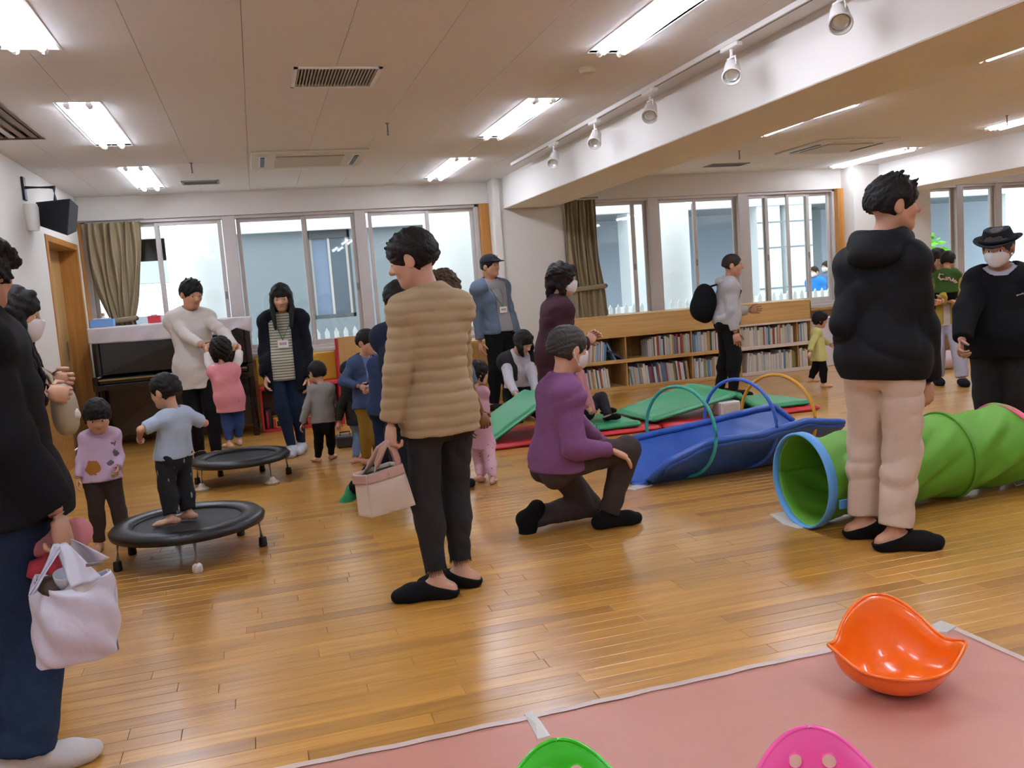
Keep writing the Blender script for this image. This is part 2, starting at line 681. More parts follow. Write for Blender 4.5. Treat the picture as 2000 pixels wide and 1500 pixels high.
structure(MB().box(XL, XL + .03, YB - .03, YW + .05, .75, 2.345, bev=.004).build('trim_5', M_wood), 'thin wooden jamb in the left window corner')


# ---- curtains
M_curt = mat('curtain_cloth', '8f7e60', .95, .12, 40, .15, 300)


def curtain(label, x0, x1, xt0, xt1, zt, zb, ztop, y, flare):
    c = thing('curtain', label, 'curtain', ((x0 + x1) / 2, y, zb))

    def fn(u, v):
        z = ztop + (zb - ztop) * v
        # width pinched at the tieback height
        if z > zt:
            k = ((ztop - z) / (ztop - zt))
            k = k ** 2.2
        else:
            k = 1 - (zt - z) / (zt - zb + 1e-6) * flare
        a = x0 + (xt0 - x0) * k
        b = x1 + (xt1 - x1) * k
        x = a + (b - a) * u
        amp = .028 * (1 - .35 * k)
        yy = y + amp * math.sin(u * 2 * PI * 7.5 + .6 * math.sin(v * 3)) + .012 * math.sin(u * 31 + v * 4)
        return (x + .01 * math.sin(v * 9 + u * 20), yy, z)

    mb = MB().sheet(fn, 90, 26, thick=.004)
    mb.build('drape', M_curt, c, smooth=True)
    pts = [((xt0 + xt1) / 2 + ((xt1 - xt0) / 2 + .02) * math.cos(a), y + .05 * math.sin(a), zt + .01 * math.cos(a)) for a in np.linspace(0, 2 * PI, 18)[:-1]]
    MB().tube(pts, .03, 8, closed=True, flat=((0, 1, 0), .25)).build('tieback', mat('tieback_cloth', '8a7a60', .9, .1), c, smooth=True)
    MB().tube([(x0 - .05, y, ztop + .02), (x1 + .05, y, ztop + .02)], .012, 8).build('curtain_rail', M_alud, c)
    return c


curtain('brown curtain tied back left of the piano window', -1.66, -1.1, -1.5, -1.26, 1.28, 1.03, 2.315, 10.24, .35)
curtain('brown curtain hanging at the column beside the bookshelf', 3.64, 4.02, 3.68, 4.08, 1.25, .73, 2.3, 9.98, -.5)

# ---- ceiling fixtures
M_tube = mat('fluorescent_tube', 'ffffff', .4, 0, emit='e2ebff', estr=TUBE_POWER)
M_refl = mat('light_reflector', 'f2f2ee', .3, 0)
PROJ = lambda p: (lambda d: (1000 + FPX * (d @ CR) / (d @ CF), 750 - FPX * (d @ CU) / (d @ CF)))(np.array(p, float) - np.array([0, 0, CAM_H]))
LBL = {(-.9, 4.03): 'nearest twin tube ceiling light of the left row, cut by the frame', (-.9, 6.62): 'middle twin tube ceiling light of the left row', (-.9, 9.12): 'farthest twin tube ceiling light of the left row',
       (2.075, 4.06): 'nearest twin tube ceiling light beside the spotlight track', (2.075, 6.66): 'middle twin tube ceiling light beside the spotlight track', (2.075, 9.17): 'farthest twin tube ceiling light beside the spotlight track',
       (7.52, 9.42): 'slim looking ceiling light of the right bay above the black jacket', (7.52, 6.85): 'ceiling light at the right edge of the picture'}
NTHL = ['first', 'second', 'third', 'fourth', 'fifth', 'sixth']
for x, y in LIGHTS:
    t = thing('ceiling_light', LBL.get((x, y), 'ceiling light out of view, %s, %s row' % (NTHL[int((YB - y) / 2.3)], {-.9: 'left', 2.075: 'track', 7.52: 'right bay', 4.75: 'behind the beam', 10.9: 'far right'}[x])), 'ceiling light', (x, y, ZC), 'recessed twin tube ceiling lights')
    mb = MB()
    mb.box(x - LW - .012, x + LW + .012, y - LL - .012, y - LL, ZC - .002, ZC + .06).box(x - LW - .012, x + LW + .012, y + LL, y + LL + .012, ZC - .002, ZC + .06)
    mb.box(x - LW - .012, x - LW, y - LL, y + LL, ZC - .002, ZC + .06).box(x + LW, x + LW + .012, y - LL, y + LL, ZC - .002, ZC + .06)
    mb.box(x - LW - .012, x + LW + .012, y - LL - .012, y + LL + .012, ZC + .06, ZC + .07)
    mb.box(x - .012, x + .012, y - LL + .05, y + LL - .05, ZC + .01, ZC + .06)
    mb.build('housing', M_refl, t)
    for s_ in (-1, 1):
        xx = x + s_ * .062
        MB().tube([(xx, y - .66, ZC - .012), (xx, y + .66, ZC - .012)], .021, 10).build('tube', M_tube, t)
        for e in (-.69, .69):
            MB().tube([(xx, y + e - .03, ZC - .012), (xx, y + e + .03, ZC - .012)], .019, 8).build('lamp_holder', M_white, t)

for x, y, w, d_, lab, n in VENTS:
    t = thing('ceiling_vent', lab, 'vent', (x, y, ZC))
    mdk = mat('vent_brown', '6e5a4a', .6, .05) if w < d_ and d_ > 1 else mat('vent_grey', '8d857c', .5, .05)
    mb = MB().box(x - w / 2, x + w / 2, y - d_ / 2, y - d_ / 2 + .022, ZC - .008, ZC + .012).box(x - w / 2, x + w / 2, y + d_ / 2 - .022, y + d_ / 2, ZC - .008, ZC + .012)
    mb.box(x - w / 2, x - w / 2 + .022, y - d_ / 2, y + d_ / 2, ZC - .008, ZC + .012).box(x + w / 2 - .022, x + w / 2, y - d_ / 2, y + d_ / 2, ZC - .008, ZC + .012)
    mb.build('vent_frame', M_white if n else mdk, t)
    MB().box(x - w / 2, x + w / 2, y - d_ / 2, y + d_ / 2, ZC + .05, ZC + .06).build('duct_back', M_grey, t)
    if n:
        for i in range(24):
            xx = x - w / 2 + .03 + (w - .06) * i / 23
            MB().box(xx - .0035, xx + .0035, y - d_ / 2 + .02, y + d_ / 2 - .02, ZC - .004, ZC + .02).build('vent_blade', mat('vent_blade_grey', 'b5aea2', .5, 0), t)
    elif d_ > 1:
        for i in range(5):
            xx = x - w / 2 + .06 + (w - .12) * i / 4
            MB().box(xx - .02, xx + .02, y - d_ / 2 + .03, y + d_ / 2 - .05, ZC - .004, ZC + .006).build('vent_blade', mat('vent_blade_brown', '7d6a5a', .5, 0) if i != 2 else M_alu, t)
    else:
        for i in range(7):
            yy = y - d_ / 2 + .035 + (d_ - .07) * i / 6
            MB().box(x - w / 2 + .02, x + w / 2 - .02, yy - .006, yy + .006, ZC - .004, ZC + .02).build('vent_blade', M_grey, t)

for (x, y, w, d_), lab in zip(ACS, ('cream ceiling air conditioner cassette above the piano bay', 'cream ceiling air conditioner cassette in the right bay')):
    t = thing('air_conditioner', lab, 'air conditioner', (x, y, ZC))
    MB().box(x - w / 2 - .01, x + w / 2 + .01, y - d_ / 2 - .01, y + d_ / 2 + .01, ZC - .022, ZC - .0005, bev=.006).build('panel', M_cream, t)
    MB().box(x - w * .3, x + w * .3, y - d_ * .3, y + d_ * .3, ZC - .034, ZC - .022, bev=.004).build('intake_grille', mat('cream_grille', 'b8ad94', .5, .15, 200), t)
    mb = MB()
    for s_ in (-1, 1):
        MB().box(x + s_ * w * .41 - .03, x + s_ * w * .41 + .03, y - d_ * .33, y + d_ * .33, ZC - .026, ZC - .02, bev=.002).build('louvre', M_white, t)
        MB().box(x + s_ * w * .41 - .018, x + s_ * w * .41 + .018, y - d_ * .3, y + d_ * .3, ZC - .032, ZC - .026).build('air_slot', M_black, t)
        MB().box(x - w * .3, x + w * .3, y + s_ * d_ * .41 - .025, y + s_ * d_ * .41 + .025, ZC - .026, ZC - .02, bev=.002).build('louvre', M_cream, t)

# smoke detector, sprinklers, ceiling plate
t = thing('smoke_detector', 'round cream smoke detector between the lights and the track', 'detector', (2.08, 5.13, ZC))
MB().lathe([(.0, .0), (.055, 0), (.055, -.012), (.04, -.03), (.0, -.032)], (2.08, 5.13, ZC), 20).build('detector_body', M_cream, t, smooth=False)
for (x, y), lab in (((1.08, 6.69), 'thin dark ceiling hook in front of the air conditioner'), ((-.41, 8.27), 'thin dark ceiling hook left of the air conditioner'), ((5.15, 8.55), 'small dark sprinkler head in the right bay'), ((7.05, 6.9), 'small dark sprinkler head by the right edge light')):
    t = thing('sprinkler', lab, 'sprinkler', (x, y, ZC))
    MB().lathe([(.0, 0), (.014, 0), (.014, -.005), (.006, -.008), (.006, -.08), (.008, -.084), (.008, -.09), (0, -.092)], (x, y, ZC), 10).build('sprinkler_head', mat('brass_dull', '6f665c', .4, 0, metal=.6), t)

# track with spotlights
TX = 2.7
tr = thing('track_rail', 'white lighting track running along the beam', 'track', (TX, 5.5, ZC))
MB().box(TX - .018, TX + .018, 3.0, 8.9, ZC - .03, ZC, bev=.003).build('rail', M_white, tr)
MB().box(TX - .006, TX + .006, 3.02, 8.88, ZC - .0315, ZC - .029).build('rail_groove', M_grey, tr)
SPOT = [(1047, 312, 'farthest'), (1122, 272, 'second farthest'), (1226, 218, 'third farthest'), (1366, 138, 'second nearest'), (1575, 32, 'nearest')]
for u, v, lab in SPOT:
    p = at_z(u, v, 2.43)
    y = p[1]
    t = thing('spotlight', lab + ' white spotlight hanging from the ceiling track', 'spotlight', (TX, y, ZC - .03), 'white spotlights on the track')
    MB().box(TX - .02, TX + .02, y - .09, y + .09, ZC - .055, ZC - .03, bev=.004).build('adapter', M_white, t)
    MB().tube([(TX, y, ZC - .05), (TX, y, ZC - .1)], .011, 8).tube([(TX + .0, y - .045, ZC - .165), (TX, y - .04, ZC - .1), (TX, y + .04, ZC - .1), (TX, y + .045, ZC - .165)], .007, 6).build('yoke', M_white, t)
    ax = np.array([-.42, -.62, -.66])
    ax /= np.linalg.norm(ax)
    c = np.array([TX, y, ZC - .165])
    hd = MB().lathe([(.0, -.085), (.03, -.08), (.04, -.05), (.05, .04), (.056, .075), (.05, .078), (.044, .045), (.0, .03)], c, 18, ax).build('lamp_head', M_white, t)
    auto_smooth(hd)
    MB().lathe([(.0, .05), (.03, .052), (.038, .06)], c, 14, ax).build('lens', mat('lamp_lens', 'cfd2cc', .1, 0, metal=.3), t)

# loudspeaker on wall arm
sx, sy_ = -1.36, 7.3
t = thing('wall_speaker', 'black loudspeaker hanging from a wall arm above the door', 'speaker', (XL, 8.1, 2.3))
pa = at_y(105, 366, 8.15)
MB().box(XL, XL + .02, 8.06, 8.14, 2.31, 2.5, bev=.004).build('wall_plate', M_dark, t)
MB().tube([(XL + .01, 8.1, pa[2]), (pa[0], 8.15, pa[2])], .014, 8).tube([(pa[0], 8.15, pa[2] + .012), (pa[0], 8.15, pa[2] - .11)], .016, 8).build('arm', M_dark, t)
A = np.array([at_y(70, 395, 8.3), at_y(137, 388, 8.02), at_y(132, 460, 8.02), at_y(68, 438, 8.3)])
nn = np.cross(A[1] - A[0], A[3] - A[0])
nn /= np.linalg.norm(nn)
if nn[1] > 0:
    nn = -nn
bk = -nn * .16
back = A + bk * .8 + (A.mean(0) - A) * .3
mb = MB().add(list(A) + list(back), [(0, 1, 2, 3), (7, 6, 5, 4), (0, 4, 5, 1), (1, 5, 6, 2), (2, 6, 7, 3), (3, 7, 4, 0)])
cab = mb.build('cabinet', mat('speaker_shell', '3a3b40', .5, .05), t)
G = A + nn * .006 + (A.mean(0) - A) * .05
MB().add(list(G) + list(A + (A.mean(0) - A) * .03), [(0, 1, 2, 3), (0, 4, 5, 1), (1, 5, 6, 2), (2, 6, 7, 3), (3, 7, 4, 0)]).build('speaker_grille', mat('speaker_cloth', '191c22', .8, .15, 90, .3, 400), t)
t = thing('wall_fitting', 'small white half round fitting on the left wall under the speaker arm', 'wall lamp', (XL, 8.1, 2.18))  # pale cap and the speaker's wall shadow built as one solid, no lamp
mb = MB().lathe([(.0, -.12), (.045, -.115), (.055, -.09), (.06, .07), (.05, .1), (.0, .105)], (XL + .04, 8.1, 2.18), 16)
auto_smooth(mb.build('fitting_shell', M_white, t))

# ================================================================== OUTSIDE
M_conc = mat('concrete_ground', 'dddbd6', .9, .06, 2)
structure(MB().box(-30, 40, YB + .28, 45, -.2, -.08).build('ground', M_conc), 'pale paved ground outside the windows')
M_col = mat('outside_plaster', 'e9eaec', .8, .03, 2)
for x, lab in ((-.63, 'round white outdoor column behind the man in the white sweater'), (2.75, 'round white outdoor column behind the curly brown hair'), (5.98, 'round white outdoor column behind the bookshelf window')):
    t = thing('outdoor_column', lab, 'column', (x, 12.2, -.08), 'round outdoor columns')
    auto_smooth(MB().lathe([(.0, 0), (.46, 0), (.46, .12), (.4, .13), (.4, 3.9), (.0, 3.9)], (x, 12.2, -.08), 40).build('shaft', M_col, t))
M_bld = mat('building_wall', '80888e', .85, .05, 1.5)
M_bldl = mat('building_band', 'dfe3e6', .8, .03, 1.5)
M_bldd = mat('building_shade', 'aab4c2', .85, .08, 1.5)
b = thing('building', 'grey blue building with a sliding window behind the piano window', 'building', (1.5, 14.2, -.08))
MB().box(-.55, .86, 14.0, 16, -.08, 4.2).box(1.52, 4.6, 14.0, 16, -.08, 4.2).box(.86, 1.52, 14.0, 16, -.08, 1.06).box(.86, 1.52, 14.0, 16, 2.46, 4.2).box(.86, 1.52, 14.5, 16, 1.06, 2.46).build('wall', M_bld, b)
MB().box(-5.5, 4.6, 13.86, 14.0, 2.42, 4.2).box(-4.5, -.55, 14, 16, 2.1, 2.5).build('eaves_band', M_bldl, b)
f = MB().box(.86, 1.52, 14.02, 14.1, 1.06, 1.12).box(.86, 1.52, 14.02, 14.1, 2.3, 2.46).box(.86, .9, 14.02, 14.1, 1.06, 2.46).box(1.48, 1.52, 14.02, 14.1, 1.06, 2.46).build('window_frame', mat('frame_dark', '55585c', .5, .05), b)
for a, c_, yy in ((.9, 1.22, 14.07), (1.17, 1.48, 14.04)):
    MB().box(a, a + .035, yy, yy + .02, 1.12, 2.3).box(c_ - .035, c_, yy, yy + .02, 1.12, 2.3).build('sash', M_alu, f)
    MB().box(a + .035, c_ - .035, yy + .005, yy + .012, 1.12, 2.3).build('pane', mat('blind_glass' if a < 1 else 'dark_glass', '7c8aa2' if a < 1 else '59646f', .2, .05), f)
MB().box(-5.5, -.55, 14.0, 14.3, -.08, 1.3).build('low_wall', M_bld, b)
MB().box(-5.5, -.55, 14.0, 14.3, 1.78, 2.42).build('upper_wall', mat('building_dark', 'b4bac2', .85, .05), b)
MB().box(-3.2, -2.9, 14.4, 14.7, -.08, 2.2).box(-2.1, -1.95, 14.4, 14.55, -.08, 2.2).build('post', M_bldd, b)

b = thing('building', 'white building with deep shaded openings behind the bookshelf window', 'building', (10, 16, -.08))
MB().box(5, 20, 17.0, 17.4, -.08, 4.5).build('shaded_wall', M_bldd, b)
MB().box(4.7, 20, 14.8, 15.0, 2.52, 2.86).build('fascia', M_bldl, b)
MB().box(4.7, 20, 14.83, 15.3, 2.88, 4.6).build('parapet', M_bldl, b)
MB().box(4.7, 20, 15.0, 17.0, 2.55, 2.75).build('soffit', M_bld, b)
for a, c_ in ((6.6, 6.75), (9.25, 9.75), (9.9, 10.45), (15.1, 15.6), (15.75, 16.2)):
    MB().box(a, c_, 14.84, 15.3, -.08, 2.52).build('pier', M_bldl, b)
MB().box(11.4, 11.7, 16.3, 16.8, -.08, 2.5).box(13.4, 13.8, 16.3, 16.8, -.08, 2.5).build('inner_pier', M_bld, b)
mb = MB()
for z in (.95, 1.72, 2.2):
    mb.box(9.25, 10.45, 14.825, 14.84, z, z + .02)
mb.build('joint', M_bld, b)

# white picket fence
t = thing('picket_fence', 'low white picket fence outside the windows', 'fence', (3, 11.6, -.08))
M_fen = mat('white_paint', 'f3f5f6', .5, 0)
MB().box(-3.2, 9.8, 11.62, 11.64, .28, .33).box(-3.2, 9.8, 11.62, 11.64, .78, .83).build('rail', M_fen, t)
pk = MB().add([(-.03, -.01, 0), (.03, -.01, 0), (.03, .01, 0), (-.03, .01, 0), (-.03, -.01, 1.0), (.03, -.01, 1.0), (.03, .01, 1.0), (-.03, .01, 1.0), (0, -.01, 1.06), (0, .01, 1.06)],
              [(0, 1, 5, 8, 4), (3, 7, 9, 6, 2), (0, 4, 7, 3), (1, 2, 6, 5), (4, 8, 9, 7), (8, 5, 6, 9)])
p0 = None
for i in range(108):
    x = -3.1 + i * .12
    if p0 is None:
        p0 = pk.build('picket', M_fen, t, loc=(0, 0, 0))
        o = p0
    else:
        o = p0.copy()
        COL.objects.link(o)
        o.parent = t
    o.location = (x - 3, -.005, 0)
mb = MB().box(5.4, 9.6, 12.75, 12.8, .78, .9)
tag(mb.build('barrier_rail', M_fen), 'long white barrier bar outside the bookshelf window', 'barrier')
for x, lab in ((5.6, 'left'), (7.5, 'middle'), (9.4, 'right')):
    tag(MB().box(x - .03, x + .03, 12.75, 12.8, -.08, .78).box(x - .15, x + .15, 12.65, 12.9, -.08, -.05).build('barrier_post', M_fen), lab + ' white post under the outdoor barrier bar', 'post', 'posts of the white barrier')

# shrub outside the third window
t = thing('shrub', 'bright green shrub outside the far right window', 'shrub', (11.3, 13.0, -.08))
rs = random.Random(3)
mb = MB()
for i in range(520):
    a, e, rr = rs.random() * 2 * PI, rs.random() * PI - PI / 2, .5 * rs.random() ** .4
    c = np.array([11.25 + rr * math.cos(a) * math.cos(e), 13.0 + rr * math.sin(a) * math.cos(e), 1.25 + 1.15 * rr * math.sin(e)])
    u_, v_, n_ = basis(np.array([rs.gauss(0, 1), rs.gauss(0, 1), rs.gauss(0, 1)]))
    L = .07 + .05 * rs.random()
    mb.add([c - u_ * L, c + v_ * L * .45 + n_ * .01, c + u_ * L, c - v_ * L * .45 + n_ * .01], [(0, 1, 2, 3)])
fo = mb.build('foliage', mat('leaf_green', '6fc03a', .6, .25, 9), t)
fo['kind'] = 'stuff'
MB().tube([(11.25, 13, -.08), (11.27, 13, .6), (11.22, 13, 1.2)], [.04, .03, .015], 7).tube([(11.27, 13, .5), (11.4, 13.05, 1.1)], [.02, .01], 6).build('stem', M_wood, t)
# ================================================================== FURNITURE
M_pine = wood_mat('shelf_wood', 'b88d50', 'd2a868', .5, 'x', .5, .1)
M_pinez = wood_mat('shelf_wood_upright', 'b0854a', 'c99c5c', .5, 'z', .5, .1)
M_pale = mat('shelf_pale_edge', 'd9c9bb', .5, .04)
SY, SYB = 9.74, 10.27


def bookcase(label, x0, x1, divs, edge):
    t = thing('bookcase', label, 'bookcase', ((x0 + x1) / 2, SY + .25, 0))
    MB().box(x0, x1, SY, SY + .022, .635, .9, bev=.004).build('fascia', M_pine, t)
    MB().box(x0, x1, SY + .022, SYB, .878, .9, bev=.003).build('top_board', M_pine, t)
    MB().box(x0, x1, SYB - .02, SYB, .0, .878).build('back_panel', M_pinez, t)
    for z in (.0, .325):
        MB().box(x0 + .018, x1 - .018, SY + .02, SYB - .02, z + .015, z + .037, bev=.003).build('shelf', M_pine, t)
        MB().box(x0 + .018, x1 - .018, SY, SY + .02, z, z + .045, bev=.003).build('shelf_lip', edge, t)
    for x in [x0, x1 - .018] + divs:
        MB().box(x, x + .018, SY + (.0 if x in (x0, x1 - .018) else .03), SYB - .02, .0, .878, bev=.003).build('upright', M_pinez, t)
    if edge is M_pale:
        MB().box(x0, x1, SY - .006, SY, .625, .65, bev=.002).build('edge_strip', M_pale, t)


bookcase('long low wooden bookcase under the middle window, behind the kneeling man', 3.38, 5.75, [4.22, 5.1], M_pine)
bookcase('low bookcase with pale shelf edges, right of the man in the grey hoodie', 5.755, 6.8, [6.6], M_pale)

PAL = [('white', 'd8d4cc', 9), ('cream', 'cfc6ae', 8), ('pale grey', 'b9b8b4', 5), ('pale blue', '9db2c2', 5), ('steel blue', '5f7f9a', 4), ('navy', '3a4560', 2), ('brick red', '9a4038', 3), ('pink', 'c99aa0', 2),
       ('olive', '85824a', 2), ('dark green', '3c5a48', 2), ('tan', 'b08c60', 3), ('orange', 'c07840', 1), ('violet', '6a6490', 2)]
BAG = [p for p in PAL for _ in range(p[2])]
rb = random.Random(5)
NTH = ['first', 'second', 'third', 'fourth', 'fifth', 'sixth', 'seventh', 'eighth', 'ninth', 'tenth', '11th', '12th', '13th', '14th', '15th', '16th', '17th', '18th', '19th', '20th', '21st', '22nd', '23rd', '24th', '25th', '26th', '27th', '28th', '29th', '30th', '31st', '32nd', '33rd', '34th', '35th', '36th']
M_page = mat('book_pages', 'd9d2c2', .8, .03)


def book(x, y, z, w, h, d_, lean, colr, label):
    nm, hx, _ = colr
    m = mat('book_' + nm.replace(' ', '_'), hx, .5, .12, 30)
    c = np.array([x + w / 2, y + d_ / 2, z])
    R = rot((0, 1, 0), lean)
    mb = MB()
    # covers, spine and the page block set back from the edges
    mb.box(x, x + w, y, y + .004, z, z + h).box(x, x + .003, y + .004, y + d_, z, z + h).box(x + w - .003, x + w, y + .004, y + d_, z, z + h)
    k = len(mb.f)
    mb.box(x + .003, x + w - .003, y + .004, y + d_ - .005, z + .004, z + h - .005)
    piv = np.array([x + (w if lean > 0 else 0), y, z])
    mb.v = [tuple(piv + R @ (np.array(p) - piv)) for p in mb.v]
    o = mb.build('book', [m, M_page], None, loc=(x + w / 2, y, z))
    for i in range(k, len(mb.f)):
        o.data.polygons[i].material_index = 1
    tag(o, label, 'book', 'picture books on the low bookcases')


comps = [(3.41, 3.98, 'left compartment'), (4.52, 5.09, 'middle compartment'), (5.125, 5.72, 'third compartment'), (5.79, 6.58, 'pale edged compartment'), (6.63, 6.775, 'narrow end compartment')]
for zi, (zs, zn) in enumerate(((.362, 'upper'), (.037, 'lower'))):
    for ci, (a, b_, cn) in enumerate(comps):
        if zi == 1 and ci == 0:
            b_ = 4.02
        if zi == 1 and ci == 1:
            a = 4.26
        if zi == 1 and ci == 3:
            a = 5.86
        x, n = a, 0
        while x < b_ - .02 and n < 34:
            w = rb.choice([.014, .018, .022, .026, .03])
            pale = ci >= 3 and rb.random() < .75
            colr = rb.choice(PAL[:3]) if pale else rb.choice(BAG)
            h = rb.uniform(.2, .255)
            if x + w > b_:
                break
            lean = 0
            if (ci == 0 and zi == 0) or (ci == 3 and n < 3 and zi == 1):
                lean = .1
            elif zi == 1 and ci < 2 and rb.random() < .9:
                lean = -.1
            h = min(h, .25)
            dx = h * math.sin(abs(lean)) * .02
            book(x, SY + .03 + rb.uniform(0, .015), zs + w * math.sin(abs(lean)) * 0, w, h, .19, lean, colr, '%s spined picture book, %s from the left on the %s shelf, %s' % (colr[0], NTH[n], zn, cn))
            x += w + .0015 + dx
            n += 1
        if ci == 0 and zi == 0:
            for k, (dx, ang) in enumerate(((.11, -.45), (.225, -1.05))):
                book(x + dx, SY + .03, zs, .02, .235, .19, ang, PAL[5] if k else PAL[4], ('dark book fallen flat' if k else 'blue book slumped sideways') + ' in the gap of the upper left compartment')

# white panel by the corner
t = thing('storage_box', 'white flat storage panel standing on the floor behind the toddler in yellow', 'box', (7.2, 9.95, 0))
MB().box(6.88, 7.5, 9.85, 10.05, 0.0, .62, bev=.012).build('panel_body', mat('white_panel', 'd6cfd4', .5, .02), t)
MB().box(6.86, 7.52, 9.84, 10.06, .62, .64, bev=.006).build('lid', mat('white_panel', 'd6cfd4'), t)

# ---- piano
M_pia = mat('piano_black', '0b0b0d', .18, 0, coat=.6)
t = thing('piano', 'black upright piano with a white cloth on top', 'piano', (-.84, 9.85, 0))
px0, px1 = -1.6, -.08
MB().box(px0, px0 + .06, 9.6, 10.15, .0, 1.19, bev=.006).build('side_panel', M_pia, t)
MB().box(px1 - .06, px1, 9.6, 10.15, .0, 1.19, bev=.006).build('side_panel', M_pia, t)
MB().box(px0 + .06, px1 - .06, 9.63, 9.66, .74, 1.19, bev=.004).build('upper_panel', M_pia, t)
MB().box(px0 + .06, px1 - .06, 9.68, 9.71, .1, .62, bev=.004).build('lower_panel', M_pia, t)
MB().box(px0 + .06, px1 - .06, 10.12, 10.15, .05, 1.19).build('back_panel', M_pia, t)
MB().box(px0 - .01, px1 + .01, 9.58, 10.17, 1.19, 1.215, bev=.006).build('lid', M_pia, t)
MB().box(px0 + .02, px1 - .02, 9.34, 9.66, .6, .66, bev=.008).build('key_bed', M_pia, t)
MB().box(px0 + .06, px1 - .06, 9.35, 9.64, .66, .72, bev=.01).build('fallboard', M_pia, t)
MB().box(px0 + .06, px1 - .06, 9.344, 9.35, .7, .712).build('brass_hinge', mat('brass', 'a48a4a', .3, 0, metal=.9), t)
for x in (px0, px1 - .06):
    MB().box(x, x + .06, 9.36, 9.6, .6, .74, bev=.01).build('cheek', M_pia, t)
    MB().tube([(x + .03, 9.4, .02), (x + .03, 9.4, .6)], [.03, .022], 10).build('leg', M_pia, t)
    MB().box(x, x + .06, 9.34, 10.15, .0, .05, bev=.008).build('foot_rail', M_pia, t)
for i in range(3):
    MB().box(-.95 + i * .09, -.91 + i * .09, 9.5, 9.68, .05, .065, bev=.004).build('pedal', mat('brass', 'a48a4a'), t)
M_cloth = mat('white_cloth', 'd3ccd0', .9, .04, 8, .1, 200)


def clothfn(u, v):
    x = px0 - .02 + (px1 - px0 + .05) * u
    if v < .55:
        return (x, 10.15 - .59 * (v / .55), 1.221 + .004 * math.sin(u * 25) * math.sin(v * 9))
    k = (v - .55) / .45
    drop = .155 + .012 * math.sin(u * 3.3)
    lift = .05 * max(0, 1 - abs(u - .9) / .08) * k
    return (x, 9.558 - .012 * math.sin(u * 40 + k * 3) * k - .004, 1.221 - drop * k + lift)


o = MB().sheet(clothfn, 110, 20, thick=.004).build('piano_cloth', M_cloth, None, smooth=True)
tag(o, 'white cloth draped over the top of the black piano', 'cloth')
for lab, x0, x1, y, z1, hx, nm in (('light blue paper box on the left end of the piano', -1.6, -1.38, 9.68, .075, '6f9ccf', 'tissue_box'), ('small red box on the piano cloth right of the curtain', -1.06, -.94, 9.7, .075, 'c5303a', 'small_box'),
                                   ('white paper cup on the piano cloth', -.9, -.82, 9.72, .06, 'dfe2e8', 'paper_cup'), ('small blue box on the piano behind the man in white', -.79, -.66, 9.7, .07, '5b8fd6', 'small_box')):
    t = thing(nm, lab, 'box' if nm != 'paper_cup' else 'cup', ((x0 + x1) / 2, y, 1.226))
    if nm == 'paper_cup':
        c = ((x0 + x1) / 2, y, 1.227)
        MB().lathe([(0, .0), (.03, 0), (.04, z1), (.037, z1), (.028, .004), (0, .004)], c, 14).build('cup', mat('box_' + hx, hx, .5, .03), t)
    else:
        MB().box(x0, x1, y - .06, y + .06, 1.227, 1.227 + z1, bev=.004).build('carton', mat('box_' + hx, hx, .5, .03), t)
        MB().box(x0 + .03, x1 - .03, y - .03, y + .03, 1.227 + z1, 1.227 + z1 + .012, bev=.004).build('flap', M_white, t)
t = thing('bottle', 'small white bottle with a pinkish cap at the left end of the piano', 'bottle', (-1.5, 9.85, 1.226))
MB().lathe([(0, 0), (.03, 0), (.032, .08), (.014, .1), (.014, .12), (0, .12)], (-1.5, 9.85, 1.227), 14).build('bottle_body', M_white, t, smooth=True)
MB().lathe([(.016, .11), (.016, .14), (0, .14)], (-1.5, 9.85, 1.227), 12).build('cap', mat('cap_peach', 'd9a38c', .5, 0), t)

# ---- red toy shelf and yellow board
M_red = mat('red_lacquer', 'b3202c', .4, .04)
M_yel = mat('yellow_board', 'c79a2e', .5, .05)
t = thing('toy_shelf', 'low red framed toy shelf with a yellow back board under the window', 'shelf', (.35, 9.66, 0))
x0, x1 = -.05, .79
for x in (x0, x1 - .025):
    MB().box(x, x + .025, 9.47, 9.86, 0, .46, bev=.004).build('side_panel', M_red, t)
MB().box(x0, x1, 9.47, 9.86, .44, .47, bev=.004).build('top_board', M_red, t)
MB().box(x0 + .025, x1 - .025, 9.47, 9.86, .0, .03, bev=.004).build('bottom_board', M_red, t)
MB().box(x0 + .025, x1 - .025, 9.84, 9.86, .03, .44).build('back_panel', mat('shelf_back_brown', '5a4630', .7, .05), t)
MB().box(x0, x1, 9.8, 9.83, .47, .77, bev=.004).build('yellow_panel', M_yel, t)
MB().box(x1 - .005, x1 + .03, 9.75, 9.84, .47, .79, bev=.004).build('red_post', M_red, t)
for lab, a, b_, hx, h in (('red and yellow toy box in the red shelf', .06, .36, 'c9a43a', .11), ('dark toy case on the left in the red shelf', -.01, .05, '22242c', .2), ('orange toy box at the right in the red shelf', .42, .7, 'b06a34', .09)):
    k = thing('toy_box', lab, 'toy box', ((a + b_) / 2, 9.65, .03), 'boxes in the red toy shelf')
    MB().box(a, b_, 9.52, 9.78, .03, .03 + h, bev=.005).build('carton', mat('toy_' + hx, hx, .5, .1), k)
    MB().box(a + .008, a + .03, 9.514, 9.52, .035, .03 + h * .9, bev=.002).build('end_label', M_red, k)
    MB().box(a + .04, b_ - .01, 9.515, 9.52, .045, .03 + h * .65, bev=.002).build('front_label', mat('label_dark', '2a2a20', .6, 0), k)
t = thing('wooden_screen', 'light wooden board with a red edge behind the boy in the blue cardigan', 'board', (1.1, 9.55, 0))
MB().box(.8, 1.38, 9.5, 9.53, .0, .93, bev=.006).build('board', wood_mat('board_wood', 'b48a52', 'c69a60', .5, 'z', .4), t)
